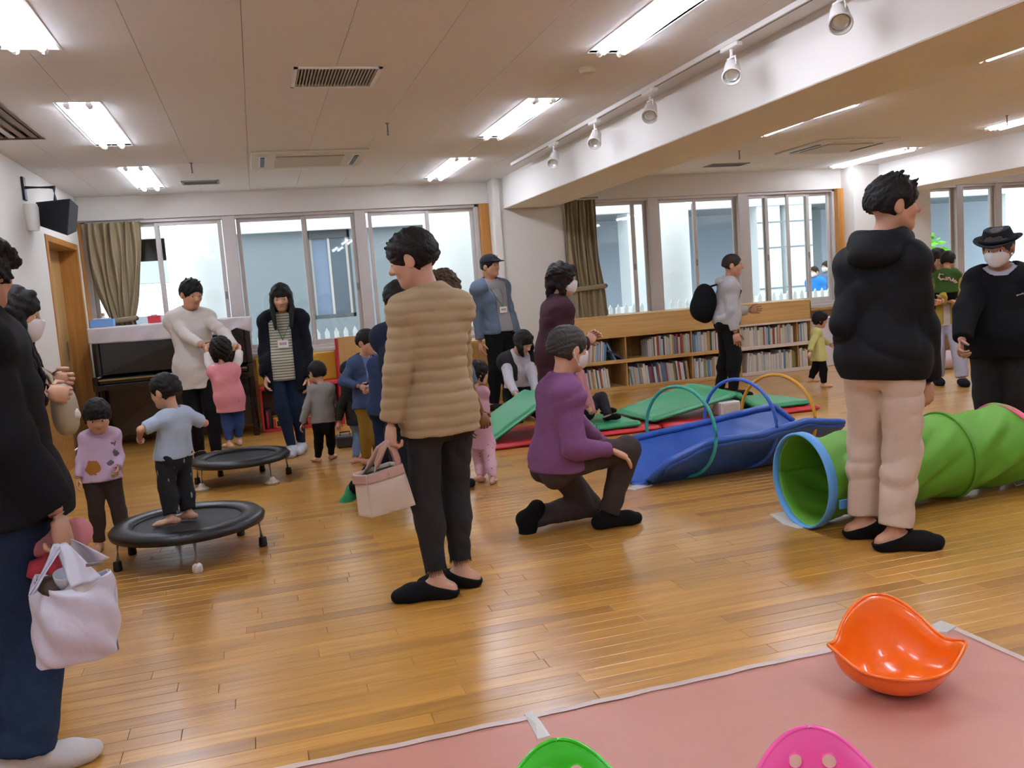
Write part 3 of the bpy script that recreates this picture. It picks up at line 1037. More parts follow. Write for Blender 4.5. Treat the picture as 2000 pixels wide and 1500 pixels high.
MB().box(.775, .8, 9.49, 9.54, .0, .92, bev=.004).build('edge', M_red, t)
MB().box(.8, 1.38, 9.46, 9.57, .0, .03, bev=.004).build('foot', M_pine, t)
t = thing('cabinet', 'low wooden cabinet under the window behind the man in the denim shirt', 'cabinet', (2.15, 9.85, 0))
MB().box(1.55, 2.72, 9.6, 10.15, 0, .76, bev=.006).build('cabinet_body', M_pine, t)
for i in range(2):
    a = 1.56 + i * .575
    dd = MB().box(a, a + .565, 9.58, 9.6, .06, .74, bev=.004).build('door', M_pinez, t)
    MB().box(a + (.52 if i == 0 else .02), a + (.545 if i == 0 else .045), 9.57, 9.58, .5, .62, bev=.003).build('handle', M_alud, dd)
t = thing('toy_case', 'small black case on the floor beside the boy in the grey sweater', 'case', (.66, 8.0, 0))
MB().box(.58, .75, 7.9, 8.1, .0, .1, bev=.012).build('case_body', M_dark, t)
MB().tube([(.62, 8, .1), (.62, 8, .13), (.71, 8, .13), (.71, 8, .1)], .008, 6).build('handle', M_black, t)

# clutter by the right window
t = thing('ball', 'pale cloth ball on the floor behind the mother in yellow', 'ball', (7.7, 9.4, .09))
MB().ball((7.7, 9.4, .16), .1, 16, 10).build('ball_skin', mat('ball_cloth', 'c9c4a8', .8, .06), t, smooth=True)
MB().box(7.58, 7.82, 9.28, 9.52, 0, .06, bev=.02).build('ball_base', M_grey, t)
t = thing('cloth_bag', 'white and blue cloth bag slumped on the floor behind the mother in yellow', 'bag', (7.3, 8.6, 0))


def lump(c, r, seed, n=16, m=10, amp=.12):
    rr = random.Random(seed)
    ph = [rr.random() * 6 for _ in range(6)]
    mb = MB().ball((0, 0, 0), 1, n, m)
    out = []
    for p in mb.v:
        k = 1 + amp * math.sin(3 * p[0] + ph[0] + 2 * p[2]) + amp * .7 * math.sin(5 * p[1] + ph[1] + 3 * p[0])
        out.append((c[0] + p[0] * r[0] * k, c[1] + p[1] * r[1] * k, max(c[2] + p[2] * r[2] * k, .001)))
    mb.v = out
    return mb


lump((7.3, 8.6, .1), (.2, .16, .11), 3).build('bag_body', mat('bag_pale', 'c3c9d4', .8, .08), t, smooth=True)
lump((7.25, 8.58, .2), (.1, .08, .04), 5).build('bag_lining', mat('bag_lining_dark', '26301f', .8, .1), t, smooth=True)
t = thing('folded_coat', 'pale folded coat lying on the floor beside the mother in yellow', 'coat', (7.75, 8.5, 0))
lump((7.75, 8.5, .1), (.2, .15, .12), 9).build('coat_body', mat('coat_pale', 'cdb9b4', .9, .08), t, smooth=True)
lump((7.9, 8.45, .2), (.1, .06, .08), 4).build('coat_sleeve', mat('coat_pale', 'cdb9b4'), t, smooth=True)

# ================================================================== PLAY EQUIPMENT
M_vin = mat('trampoline_vinyl', '17171a', .38, .1, 20, .2, 90)
M_mesh = mat('trampoline_mesh', '1f1f22', .6, .25, 300, .3, 500)
M_rub = mat('rubber_black', '141414', .7, .05)
M_chip = mat('chrome_leg', 'd6d2ce', .25, 0, metal=.35)


def trampoline(label, cx, cy, r, legs, group, zt=.205):
    t = thing('trampoline', label, 'trampoline', (cx, cy, 0), group)
    c = (cx, cy, 0)
    MB().lathe([(.0, zt - .022), (r * .66, zt - .02), (r * .7, zt - .014)], c, 48).build('jump_mat', M_mesh, t, smooth=True)
    MB().lathe([(r * .68, zt - .022), (r * .7, zt - .004), (r * .8, zt + .006), (r * .94, zt + .002), (r, zt - .02), (r * .985, zt - .045), (r * .95, zt - .04), (r * .93, zt - .02), (r * .72, zt - .022)], c, 56, closed=True).build('rim_pad', M_vin, t, smooth=True)
    pts = [(cx + r * .95 * math.cos(a), cy + r * .95 * math.sin(a), zt - .035) for a in np.linspace(0, 2 * PI, 41)[:-1]]
    MB().tube(pts, .014, 8, closed=True).build('frame_ring', M_chip, t, smooth=True)
    for a, cap in legs:
        ca, sa = math.cos(math.radians(a)), math.sin(math.radians(a))
        lg = MB().tube([(cx + r * .9 * ca, cy + r * .9 * sa, zt - .03), (cx + r * .93 * ca, cy + r * .93 * sa, .03)], .0125, 10).build('leg', M_chip, t, smooth=True)
        q = np.array([cx + r * .935 * ca, cy + r * .935 * sa, 0])
        if cap == 'white':
            MB().lathe([(.0, .001), (.02, .001), (.026, .012), (.024, .04), (.014, .05), (.0, .052)], q, 12).build('foot_cap', mat('sock_white', 'ddd8d2', .8, .04), lg, smooth=True)
        elif cap == 'wrap':
            MB().lathe([(.0, .001), (.05, .002), (.055, .015), (.03, .03), (.016, .055), (.0, .056)], q, 10).build('foot_cap', mat('wrap_grey', 'b8ab98', .6, .3, 40), lg)
        else:
            MB().lathe([(.0, .001), (.021, .001), (.023, .01), (.02, .05), (.0, .052)], q, 12).build('foot_cap', M_rub, lg, smooth=True)


trampoline('black mini trampoline with the boy in the light blue shirt on it', -.46, 4.96, .4, [(198, ''), (-82, 'white'), (-5, ''), (48, ''), (105, ''), (150, '')], 'round mini trampolines')
trampoline('black mini trampoline with the girl in the pink vest on it, farther back', -.22, 6.93, .37, [(214, 'wrap'), (-52, 'wrap'), (8, ''), (65, ''), (120, ''), (165, '')], 'round mini trampolines')

# ---- mats
M_gmat = mat('green_mat', '2f8a58', .4, .06, 6, .15, 14)
M_rmat = mat('red_mat', 'b81f26', .42, .05, 6, .1, 16)
M_bmat = mat('blue_mat', '2c56a8', .36, .06, 6, .2, 10)
M_bmatd = mat('blue_mat_side', '22386e', .4, .05, 6)


def mat_panel(name, P00, P10, P11, P01, th, m, parent, nu=10, nv=8, sag=0, bulge=0.0, down=True):
    """padded panel between four corners: rounded edges"""
    P00, P10, P11, P01 = [np.array(p, float) for p in (P00, P10, P11, P01)]
    n = np.cross(P10 - P00, P01 - P00)
    n /= np.linalg.norm(n)
    e = [0, .012, .035] + list(np.linspace(.08, .92, nu)) + [.965, .988, 1]
    top, bot = [], []
    for v in e:
        for u in e:
            p = (P00 * (1 - u) + P10 * u) * (1 - v) + (P01 * (1 - u) + P11 * u) * v
            du, dv = min(u, 1 - u), min(v, 1 - v)
            k = math.sqrt(max(0, 1 - max(0, 1 - du / .035) ** 2)) * math.sqrt(max(0, 1 - max(0, 1 - dv / .035) ** 2))
            wr = .004 * math.sin(u * 23 + v * 7) * math.sin(v * 17 + u * 5) * k
            s_ = -sag * 4 * u * (1 - u) * 4 * v * (1 - v)
            top.append(p + n * (th * (.5 + .5 * k) + wr + bulge * k * 4 * u * (1 - u)) + np.array([0, 0, s_]))
            bot.append(p + n * th * (.5 - .5 * k) + np.array([0, 0, s_]))
    W = len(e)
    N = W * W
    fs = []
    for j in range(W - 1):
        for i in range(W - 1):
            a = j * W + i
            fs.append((a, a + 1, a + 1 + W, a + W))
            fs.append((N + a, N + a + W, N + a + 1 + W, N + a + 1))
    bl = [i for i in range(W)] + [j * W + W - 1 for j in range(1, W)] + [(W - 1) * W + i for i in range(W - 2, -1, -1)] + [j * W for j in range(W - 2, 0, -1)]
    for a, b_ in zip(bl, bl[1:] + bl[:1]):
        fs.append((a, a + N, b_ + N, b_))
    return MB().add(top + bot, fs).build(name, m, parent, smooth=True)


t = thing('red_mat', 'long flat red gym mat under the green mats', 'mat', (3.3, 7.3, 0))
for a, b_ in ((1.72, 3.27), (3.28, 4.86)):
    mat_panel('mat_section', (a, 6.86, .001), (b_, 6.86, .001), (b_, 7.7, .001), (a, 7.7, .001), .045, M_rmat, t)
z0 = .05
t = thing('green_mat', 'green folding mat arched up like a hill behind the maroon coat', 'mat', (2.3, 7.3, z0), 'green folding mats on the red mat')
mat_panel('mat_section', (1.76, 6.9, z0), (2.3, 6.9, .36), (2.3, 7.6, .36), (1.76, 7.6, z0), .05, M_gmat, t, sag=-.03)
mat_panel('mat_section', (2.31, 6.9, .36), (2.66, 6.9, z0), (2.66, 7.6, z0), (2.31, 7.6, .36), .05, M_gmat, t)
mat_panel('mat_section', (2.67, 6.88, z0), (3.08, 6.88, z0), (3.04, 7.55, z0), (2.67, 7.55, z0), .05, M_gmat, t)
pk0, pk1 = at_y(1440, 765, 6.95), at_y(1357, 745, 7.6)
dl0, dl1 = at_y(1478, 786, 6.95), at_y(1450, 772, 7.6)
t = thing('green_mat', 'green folding mat bent into a ridge over the white box', 'mat', (3.9, 7.3, z0), 'green folding mats on the red mat')
mat_panel('mat_section', (3.2, 6.9, z0 + .01), (pk0[0], 6.95, pk0[2] - .05), (pk1[0] - .02, 7.6, pk1[2] - .05), (3.14, 7.6, z0 + .01), .05, M_gmat, t, sag=.03)
mat_panel('mat_section', (pk0[0] + .01, 6.95, pk0[2] - .055), (4.22, 6.93, z0 + .02), (4.2, 7.6, z0 + .02), (pk1[0], 7.6, pk1[2] - .055), .05, M_gmat, t, sag=.015)
mat_panel('mat_section', (4.23, 6.93, z0), (4.8, 6.92, z0), (4.74, 7.6, z0), (4.21, 7.6, z0), .05, M_gmat, t)
wb = at_z(1428, 812, .046)
t = thing('foam_block', 'white block propping up the green mat ridge', 'block', (wb[0], wb[1], .046))
MB().box(wb[0] - .09, wb[0] + .1, wb[1] - .0, wb[1] + .16, .047, .17, bev=.008).build('block_body', mat('white_block', 'd2ccc8', .6, .03), t)
MB().box(wb[0] - .07, wb[0] + .08, wb[1] - .004, wb[1], .06, .15, bev=.002).build('block_label', mat('block_grey', 'b9b4b2', .6, .1), t)

# blue trough: two padded panels standing in a V, hoops around them
t = thing('blue_mat', 'blue folding mat standing open in a V with hoops around it', 'mat', (3.0, 5.12, 0))
Fz = [(2.27, 5.02, .03), (2.36, 4.9, .16), (2.63, 4.86, .265), (3.0, 4.86, .265), (3.32, 4.86, .315), (3.62, 4.88, .275)]
b_at = lambda u, v, Y: tuple(at_y(u, v, Y))
Bz = [b_at(1188, 869, 5.36), b_at(1280, 848, 5.36), b_at(1371, 828, 5.36), b_at(1440, 810, 5.36), b_at(1511, 794, 5.36), b_at(1549, 824, 5.3)]
Vz = [(2.2, 5.12, .012), (2.4, 5.1, .012), (2.66, 5.1, .012), (3.0, 5.12, .012), (3.35, 5.14, .03), (3.55, 5.13, .1)]


def pl(P, u):
    k = u * (len(P) - 1)
    i = min(int(k), len(P) - 2)
    f = k - i
    return np.array(P[i]) * (1 - f) + np.array(P[i + 1]) * f


def trough(P, Q, flip):
    def fn(u, v):
        p = pl(P, u) * (1 - v) + pl(Q, u) * v
        s_ = .02 * math.sin(PI * v) * (1.1 + math.sin(u * 14 + v * 5))
        return p + np.array([0, s_ * flip, -.4 * s_ + .004 * math.sin(u * 40 + v * 25)])
    return fn


o1 = MB().sheet(trough(Vz, Bz, -.3), 46, 14, thick=-.03).build('back_panel', M_bmat, t, smooth=True)
o2 = MB().sheet(trough(Vz, Fz, -.2), 46, 14, thick=.03).build('front_panel', M_bmat, t, smooth=True)
for P, lab in ((Fz, 'front'), (Bz, 'back')):
    MB().tube([pl(P, u) + np.array([0, 0, .004]) for u in np.linspace(0, 1, 40)], .024, 8).build('padded_edge', M_bmat, t, smooth=True)
for lab, cx, cy, hx, nm in (('teal hoop standing around the left end of the blue mat', 2.55, 5.1, '2f9f8e', 'teal'), ('blue hoop standing around the middle of the blue mat', 3.0, 5.13, '3a66c8', 'blue'), ('orange yellow hoop standing around the right end of the blue mat', 3.3, 5.15, 'd99a26', 'orange')):
    h = .295
    dirv = np.array([.36, -.93, 0])
    pts = [np.array([cx, cy, h + .013]) + dirv * h * math.cos(a) + np.array([0, 0, 1]) * h * math.sin(a) for a in np.linspace(0, 2 * PI, 57)[:-1]]
    ho = MB().tube(pts, .0115, 10, closed=True).build('hoop', mat('hoop_' + nm, hx, .35, .02), None, smooth=True, loc=(cx, cy, 0))
    tag(ho, lab, 'hoop', 'hoops around the blue mat')

# ---- green crawl tunnel
M_tun = mat('tunnel_green', '62a026', .6, .06, 8)
m = M_tun
m.node_tree.nodes['Principled BSDF'].inputs['Transmission Weight'].default_value = 0
t = thing('play_tunnel', 'lime green crawl tunnel with a blue ring and a pink ring', 'tunnel', (3.3, 3.83, 0))
c0, c1 = np.array([2.56, 3.78, .24]), np.array([3.98, 3.9, .245])
NR, NTu = 40, 64


def tun(u, v, rad=1.0):
    s_ = v
    c = c0 * (1 - s_) + c1 * s_ + np.array([0, .03 * math.sin(PI * s_), -.012 * math.sin(PI * s_)])
    a = 2 * PI * u
    ringk = abs(math.sin(s_ * 3 * PI))
    r = .232 - .03 * ringk ** .7 * (1 - .0) + .011 * math.sin(a * 6 + s_ * 30) * ringk + .006 * math.sin(a * 13 + s_ * 46) * ringk
    r *= rad
    lean = .09 * (2 * s_ - 1) * math.sin(a) if s_ > .5 else -.03 * (1 - 2 * s_) * math.sin(a)
    return c + np.array([-lean * r * 4 * (s_ > .5) * (s_ - .5) * 2, 0, 0]) + r * np.array([0, math.cos(a), math.sin(a) * 1.0])


mb = MB().sheet(lambda u, v: tun(u, v), NTu, 72, thick=.002)
mb.v = [(p[0], p[1], max(p[2], .003)) for p in mb.v]
mb.build('tunnel_skin', M_tun, t, smooth=True)


def ring(v, wd, col, nm, r0=.236):
    pts = [tun(k / 48, v) for k in range(48)]
    cen = sum(pts) / len(pts)
    P2 = [cen + (p - cen) * (r0 / np.linalg.norm(p - cen)) for p in pts]
    mb = MB()
    ax = (c1 - c0) / np.linalg.norm(c1 - c0)
    prof = [(-wd / 2, 0), (-wd / 2 + .004, .006), (wd / 2 - .004, .006), (wd / 2, 0), (wd / 2 - .004, -.006), (-wd / 2 + .004, -.006)]
    vs, fs = [], []
    for p in P2:
        rd = (p - cen) / np.linalg.norm(p - cen)
        for a, b_ in prof:
            q = p + ax * a + rd * b_
            vs.append((q[0], q[1], max(q[2], .002)))
    n = len(prof)
    for i in range(48):
        for k in range(n):
            fs.append((i * n + k, i * n + (k + 1) % n, ((i + 1) % 48) * n + (k + 1) % n, ((i + 1) % 48) * n + k))
    return mb.add(vs, fs).build(nm, mat('ring_' + col, col, .5, .03), t, smooth=True)


ring(.0, .055, '5d9fdc', 'blue_ring')
ring(1.0, .05, 'e0567f', 'pink_ring')
for v in (1 / 3, 2 / 3):
    ring(v, .022, '5a9422', 'wire_hoop', .237)
st = tun(.565, .03)
MB().box(st[0], st[0] + .12, st[1] - .03, st[1] - .022, st[2] - .02, st[2] + .025, bev=.002).build('strap', mat('ring_5d9fdc', '5d9fdc'), t)
M_film = mat('clear_film', 'd4cfc6', .25, .06, 10)


def film(label, pts, h=.004, nm='clear_tape'):
    P = [at_z(u, v) for u, v in pts]
    n = len(P)
    cen = sum(P) / n
    vs = [tuple(p + np.array([0, 0, .001])) for p in P] + [tuple(cen + (p - cen) * .97 + np.array([0, 0, h + .002 * math.sin(7 * i)])) for i, p in enumerate(P)] + [tuple(cen + np.array([0, 0, h * 1.5]))]
    fs = [(i, (i + 1) % n, n + (i + 1) % n, n + i) for i in range(n)] + [(n + i, n + (i + 1) % n, 2 * n) for i in range(n)]
    o = MB().add(vs, fs).build(nm, M_film)
    tag(o, label, 'tape')


film('clear sheet taped to the floor under the blue tunnel ring', [(1503, 1006), (1545, 998), (1590, 1012), (1592, 1028), (1560, 1033), (1528, 1024)], .006)
film('clear tape under the left tip of the blue mat', [(1222, 955), (1248, 946), (1275, 948), (1240, 958)], .004)
film('clear tape on the floor by the pink tunnel ring', [(1975, 938), (2003, 930), (2010, 943), (1985, 950)], .004)

# ---- pink vinyl sheet with white taped edge
M_vinyl = mat('pink_vinyl', 'c58878', .42, .07, 3, .35, 9)
t = thing('floor_sheet', 'large salmon pink vinyl sheet with a white taped edge on the floor', 'floor sheet', (.7, 1.5, 0))
X0, X1, YA, YC = -1.5, 2.235, .55, 2.47


def vin(u, v):
    x, y = X0 + (X1 - X0) * u, YA + (YC - YA) * v
    x += .03 * (1 - v) * (u > .9) + .012 * v * u
    return (x, y + .01 * math.sin(u * 9), .002 + .0012 * math.sin(u * 60 + v * 20) * math.sin(v * 45 - u * 11))


MB().sheet(vin, 90, 50, thick=.0012).build('vinyl', M_vinyl, t, smooth=True)
M_etape = mat('edge_tape', 'd8c2b8', .35, .08, 30)
MB().sheet(lambda u, v: np.array(vin(u, 1)) + np.array([0, (v - .6) * .026 + .002 * math.sin(u * 130), .003]), 100, 1, thick=.001).build('edge_tape', M_etape, t)
MB().sheet(lambda u, v: np.array(vin(1, u)) + np.array([(v - .6) * .026, 0, .003]), 50, 1, thick=.001).build('edge_tape', M_etape, t)
MB().sheet(lambda u, v: np.array(vin(0, u)) + np.array([(v - .4) * .026, 0, .003]), 50, 1, thick=.001).build('edge_tape', M_etape, t)
film('strip of clear tape holding the pink sheet beside the green seat', [(1024, 1398), (1038, 1391), (1058, 1415), (1076, 1442), (1050, 1448), (1036, 1420)], .006)
film('lump of clear tape at the far corner of the pink sheet', [(1815, 1226), (1838, 1216), (1868, 1228), (1850, 1240), (1826, 1238)], .008)


# ---- rocking shell seats
def shell(label, cx, cy, hx, nm, turn, holes=False):
    t = thing('rocking_seat', label, 'seat', (cx, cy, 0), 'plastic rocking shell seats')
    m_ = mat('shell_' + nm, hx, .22, 0, coat=.5)

    def rim(a):
        da = (a + PI) % (2 * PI) - PI
        z = .098 + .137 * math.exp(-(da / 1.02) ** 2) + .04 * math.exp(-((abs(da) - 1.72) / .3) ** 2)
        r = .152 + .036 * math.exp(-((abs(da) - 1.68) / .3) ** 2)
        return r, z

    def fn(u, v):
        a = 2 * PI * u
        r, z = rim(a)
        k = v
        rr = r * math.sin(k * PI / 2) ** .85
        zz = z * (1 - math.cos(k * PI / 2)) ** 1.05
        if k > .86:
            q = (k - .86) / .14
            rr += .014 * q * q
        p = np.array([rr * math.sin(a + turn), rr * math.cos(a + turn), zz + .004])
        return p + np.array([cx, cy, 0])

    mb = MB()
    nu, nv = (144, 60) if holes else (72, 30)
    P = [[fn(i / nu, max(j, .02) / nv) for i in range(nu)] for j in range(nv + 1)]
    P = np.array(P)
    nrm = np.cross(np.roll(P, -1, 1) - np.roll(P, 1, 1), np.gradient(P, axis=0))
    nrm /= np.linalg.norm(nrm, axis=2, keepdims=True) + 1e-9
    if nrm[nv // 2, 0] @ (P[nv // 2, 0] - np.array([cx, cy, .2])) > 0:
        nrm = -nrm
    th = .005
    gone = np.zeros((nv, nu), bool)
    if holes:
        for s_ in (-1, 1):
            jj, ii = int(nv * .84), int(round(s_ * .26 / (2 * PI) * nu)) % nu
            hc_ = P[jj, ii]
            dist = np.linalg.norm(P - hc_, axis=2)
            fc = (P[:-1] + P[1:] + np.roll(P, -1, 1)[:-1] + np.roll(P, -1, 1)[1:]) / 4
            g = np.linalg.norm(fc - hc_, axis=2) < .016
            gone |= g
            for j, i in np.argwhere((dist > .006) & (dist < .026)):
                fl_ = [g[y, x % nu] for y in (j - 1, j) for x in (i - 1, i) if 0 <= y < nv]
                if any(fl_) and not all(fl_):
                    P[j, i] = hc_ + (P[j, i] - hc_) * (.016 / dist[j, i])
    Q = P + nrm * th
    N = nu * (nv + 1)
    fs = []
    for j in range(nv):
        for i in range(nu):
            a, b_ = j * nu + i, j * nu + (i + 1) % nu
            if gone[j, i]:
                for (y, x), e in (((j - 1, i), (a, b_)), ((j + 1, i), (b_ + nu, a + nu)), ((j, (i - 1) % nu), (a + nu, a)), ((j, (i + 1) % nu), (b_, b_ + nu))):
                    if 0 <= y < nv and not gone[y, x]:
                        fs.append((e[0], e[1], N + e[1], N + e[0]))
                continue
            fs += [(a, a + nu, b_ + nu, b_), (N + a, N + b_, N + b_ + nu, N + a + nu)]
    for i in range(nu):
        a, b_ = nv * nu + i, nv * nu + (i + 1) % nu
        fs.append((a, N + a, N + b_, b_))
    fs.append(tuple(range(nu)))
    fs.append(tuple(range(N + nu - 1, N - 1, -1)))
    mb.add(P.reshape(-1, 3), [])
    mb.add(Q.reshape(-1, 3), [])
    mb.f = fs
    o = mb.build('shell', m_, t, smooth=True)
    pts = [P[nv, i] + nrm[nv, i] * th * .5 for i in range(nu)]
    MB().tube(pts, .0052, 12, closed=True).build('rim_bead', m_, t, smooth=True)


shell('orange rocking shell seat on the pink sheet', 1.765, 2.17, 'ff7410', 'orange', .38)
shell('green rocking shell seat at the bottom edge of the picture', .545, 1.72, '3cc826', 'green', .22, True)
shell('pink rocking shell seat with two holes at the bottom edge', 1.07, 1.545, 'ff66b4', 'pink', .42, True)

# strollers outside
M_sd = mat('stroller_dark', '2a2c38', .8, .1)
M_sp = mat('stroller_violet', '5a5a9a', .8, .1)


def stroller(label, cx, cy, mm, s_=1):
    t = thing('stroller', label, 'stroller', (cx, cy, -.08), 'strollers parked outside')
    z0 = -.08
    for dx in (-.3, .3):
        for dy in (-.22, .22):
            MB().lathe([(.07, -.015), (.1, -.02), (.1, .02), (.07, .015)], (cx + dx, cy + dy, z0 + .1), 16, (0, 1, 0), closed=True).build('wheel', M_black, t)
    for dy in (-.22, .22):
        MB().tube([(cx - .3 * s_, cy + dy, z0 + .1), (cx + .1 * s_, cy + dy, z0 + .6), (cx - .45 * s_, cy + dy, z0 + 1.05)], .014, 6).tube([(cx + .3 * s_, cy + dy, z0 + .1), (cx - .05 * s_, cy + dy, z0 + .6)], .014, 6).build('frame', M_chrome, t)
    MB().tube([(cx - .45 * s_, cy - .22, z0 + 1.05), (cx - .45 * s_, cy + .22, z0 + 1.05)], .02, 8).build('handle', M_black, t)
    lump((cx + .02, cy, z0 + .55), (.3, .2, .16), 8, 16, 10, .05).build('seat', mm, t, smooth=True)

    def hood(u, v):
        a = PI * u
        b_ = -.2 + 1.35 * v
        return (cx + s_ * (-.2 + .36 * math.sin(b_)), cy + .22 * math.cos(a), z0 + .72 + .36 * math.sin(a) * math.cos(b_ * .8))
    MB().sheet(hood, 16, 12, thick=.01).build('hood', mm, t, smooth=True)


stroller('dark stroller with a raised hood outside the bookshelf window', 5.25, 13.1, M_sd)
stroller('violet hooded stroller outside right of the grey hoodie', 8.05, 13.6, M_sp)
# ================================================================== PEOPLE: smooth blended volumes, one continuous body each
def nrm_(v):
    v = np.asarray(v, float)
    return v / (np.linalg.norm(v) + 1e-12)


class Field:
    """union of tapered limbs / ellipsoids blended smoothly, meshed by surface nets"""

    def __init__(s):
        s.U, s.S, s.C, s.G = [], [], [], []
        s.grp = 0
        s.disp = None
        s.amp = 0

    def cone(s, a, b, ra, rb=None, flat=None, k=.02, cut='', sub=False):
        a, b = np.asarray(a, float), np.asarray(b, float)
        rb = ra if rb is None else rb
        (s.S if sub else s.U).append(('c', a, b, ra, rb, None if flat is None else (nrm_(flat[0]), flat[1]), k, cut))
        if not sub:
            s.G.append(s.grp)
        return s

    def ell(s, c, r, R=None, k=.02, sub=False):
        (s.S if sub else s.U).append(('e', np.asarray(c, float), np.asarray(r, float), np.eye(3) if R is None else np.asarray(R, float), k))
        if not sub:
            s.G.append(s.grp)
        return s

    def box(s, c, h, R=None, k=.01, sub=True):
        (s.S if sub else s.U).append(('b', np.asarray(c, float), np.asarray(h, float), np.eye(3) if R is None else np.asarray(R, float), k))
        return s

    def clip(s, p, n):
        """keep the side where (x-p).n < 0"""
        s.C.append((np.asarray(p, float), nrm_(n)))
        return s

    @staticmethod
    def d(pr, X):
        if pr[0] == 'c':
            _, a, b, ra, rb, fl, k, cut = pr
            ba = b - a
            L2 = ba @ ba + 1e-12
            tu = (X - a) @ ba / L2
            t = np.clip(tu, 0, 1)
            q = X - a - t[:, None] * ba
            f = 1.0
            if fl is not None:
                n, f = fl
                q = q + np.outer(q @ n, n) * (1 / f - 1)
            dd = (np.sqrt((q * q).sum(1)) - (ra + (rb - ra) * t)) * min(1, f)
            L = math.sqrt(L2)
            if 'b' in cut:
                dd = np.maximum(dd, (tu - 1) * L)
            if 'a' in cut:
                dd = np.maximum(dd, -tu * L)
            return dd
        if pr[0] == 'e':
            _, c, r, R, k = pr
            p = (X - c) @ R
            k0 = np.sqrt(((p / r) ** 2).sum(1))
            k1 = np.sqrt(((p / r ** 2) ** 2).sum(1)) + 1e-9
            return k0 * (k0 - 1) / k1
        _, c, h, R, k = pr
        q = np.abs((X - c) @ R) - h
        return np.sqrt((np.maximum(q, 0) ** 2).sum(1)) + np.minimum(q.max(1), 0)

    @staticmethod
    def bb(pr):
        if pr[0] == 'c':
            m = max(pr[3], pr[4])
            return np.minimum(pr[1], pr[2]) - m, np.maximum(pr[1], pr[2]) + m
        m = pr[2].max()
        return pr[1] - m, pr[1] + m

    def mesh(s, vox):
        B = 4
        lo = np.min([s.bb(p)[0] for p in s.U], 0) - 2.5 * vox - s.amp
        hi = np.max([s.bb(p)[1] for p in s.U], 0) + 2.5 * vox + s.amp
        nb = np.maximum(np.ceil((hi - lo) / (vox * B)).astype(int), 1)
        gi = np.indices(nb).reshape(3, -1).T
        cc = lo + (gi + .5) * vox * B - .5 * vox
        D = np.stack([s.d(p, cc) for p in s.U], 1)
        dm = D.min(1)
        half = vox * B * .5 * 1.74
        kk = max(p[6] if p[0] == 'c' else p[4] for p in s.U)
        near = np.abs(dm) < half + s.amp + kk * .6 + vox
        # smooth unions push outwards only a little; inside stays inside
        sgn = np.where(dm < 0, -1.0, 1.0)
        V = np.repeat(np.repeat(np.repeat(sgn.reshape(nb), B, 0), B, 1), B, 2)
        ni = np.where(near)[0]
        off = np.indices((B, B, B)).reshape(3, -1).T
        I = (gi[ni][:, None, :] * B + off[None]).reshape(-1, 3)
        X = lo + I * vox
        nc = len(off)
        G = np.array(s.G)
        lim = dm[ni] + 2 * half + kk
        accs = []
        for g in sorted(set(s.G)):
            acc = np.full(len(X), 9.0)
            for j, p in enumerate(s.U):
                if G[j] != g:
                    continue
                sel = np.where(D[ni, j] <= lim)[0]
                if not len(sel):
                    continue
                idx = (sel[:, None] * nc + np.arange(nc)).ravel()
                dd = s.d(p, X[idx])
                k = p[6] if p[0] == 'c' else p[4]
                a = acc[idx]
                h = np.maximum(k - np.abs(a - dd), 0) / k
                acc[idx] = np.minimum(a, dd) - h * h * k * .25
            if g == 0:
                for p, n in s.C:
                    acc = np.maximum(acc, (X - p) @ n)
            accs.append(acc)
        acc = accs[0]
        for b_ in accs[1:]:
            h = np.maximum(.012 - np.abs(acc - b_), 0) / .012
            acc = np.minimum(acc, b_) - h * h * .003
        if s.disp is not None:
            acc = acc + s.disp(X)
        for p in s.S:
            k = p[6] if p[0] == 'c' else p[4]
            dd = -s.d(p, X)
            h = np.maximum(k - np.abs(acc - dd), 0) / k
            acc = np.maximum(acc, dd) + h * h * k * .25
        V[I[:, 0], I[:, 1], I[:, 2]] = acc
        if s.S or s.C:
            # cells skipped deep inside must obey subtractions and clips too
            far = np.where(~near & (dm < 0))[0]
            if len(far):
                If = (gi[far][:, None, :] * B + off[None]).reshape(-1, 3)
                Xf = lo + If * vox
                v = np.full(len(Xf), -1.0)
                if s.C:
                    for p, n in s.C:
                        v = np.maximum(v, (Xf - p) @ n)
                    if (G == 1).any():
                        other = D[far][:, G == 1].min(1) < -half * .5
                        v = np.where(np.repeat(other, nc), -1.0, v)
                for p in s.S:
                    v = np.maximum(v, -s.d(p, Xf))
                V[If[:, 0], If[:, 1], If[:, 2]] = v
        V = np.pad(V, 1, constant_values=1.0)
        return nets(V, lo - vox, vox)


_CO = np.array([(i, j, k) for i in (0, 1) for j in (0, 1) for k in (0, 1)])
_ED = [(a, b) for a in range(8) for b in range(a + 1, 8) if np.abs(_CO[a] - _CO[b]).sum() == 1]


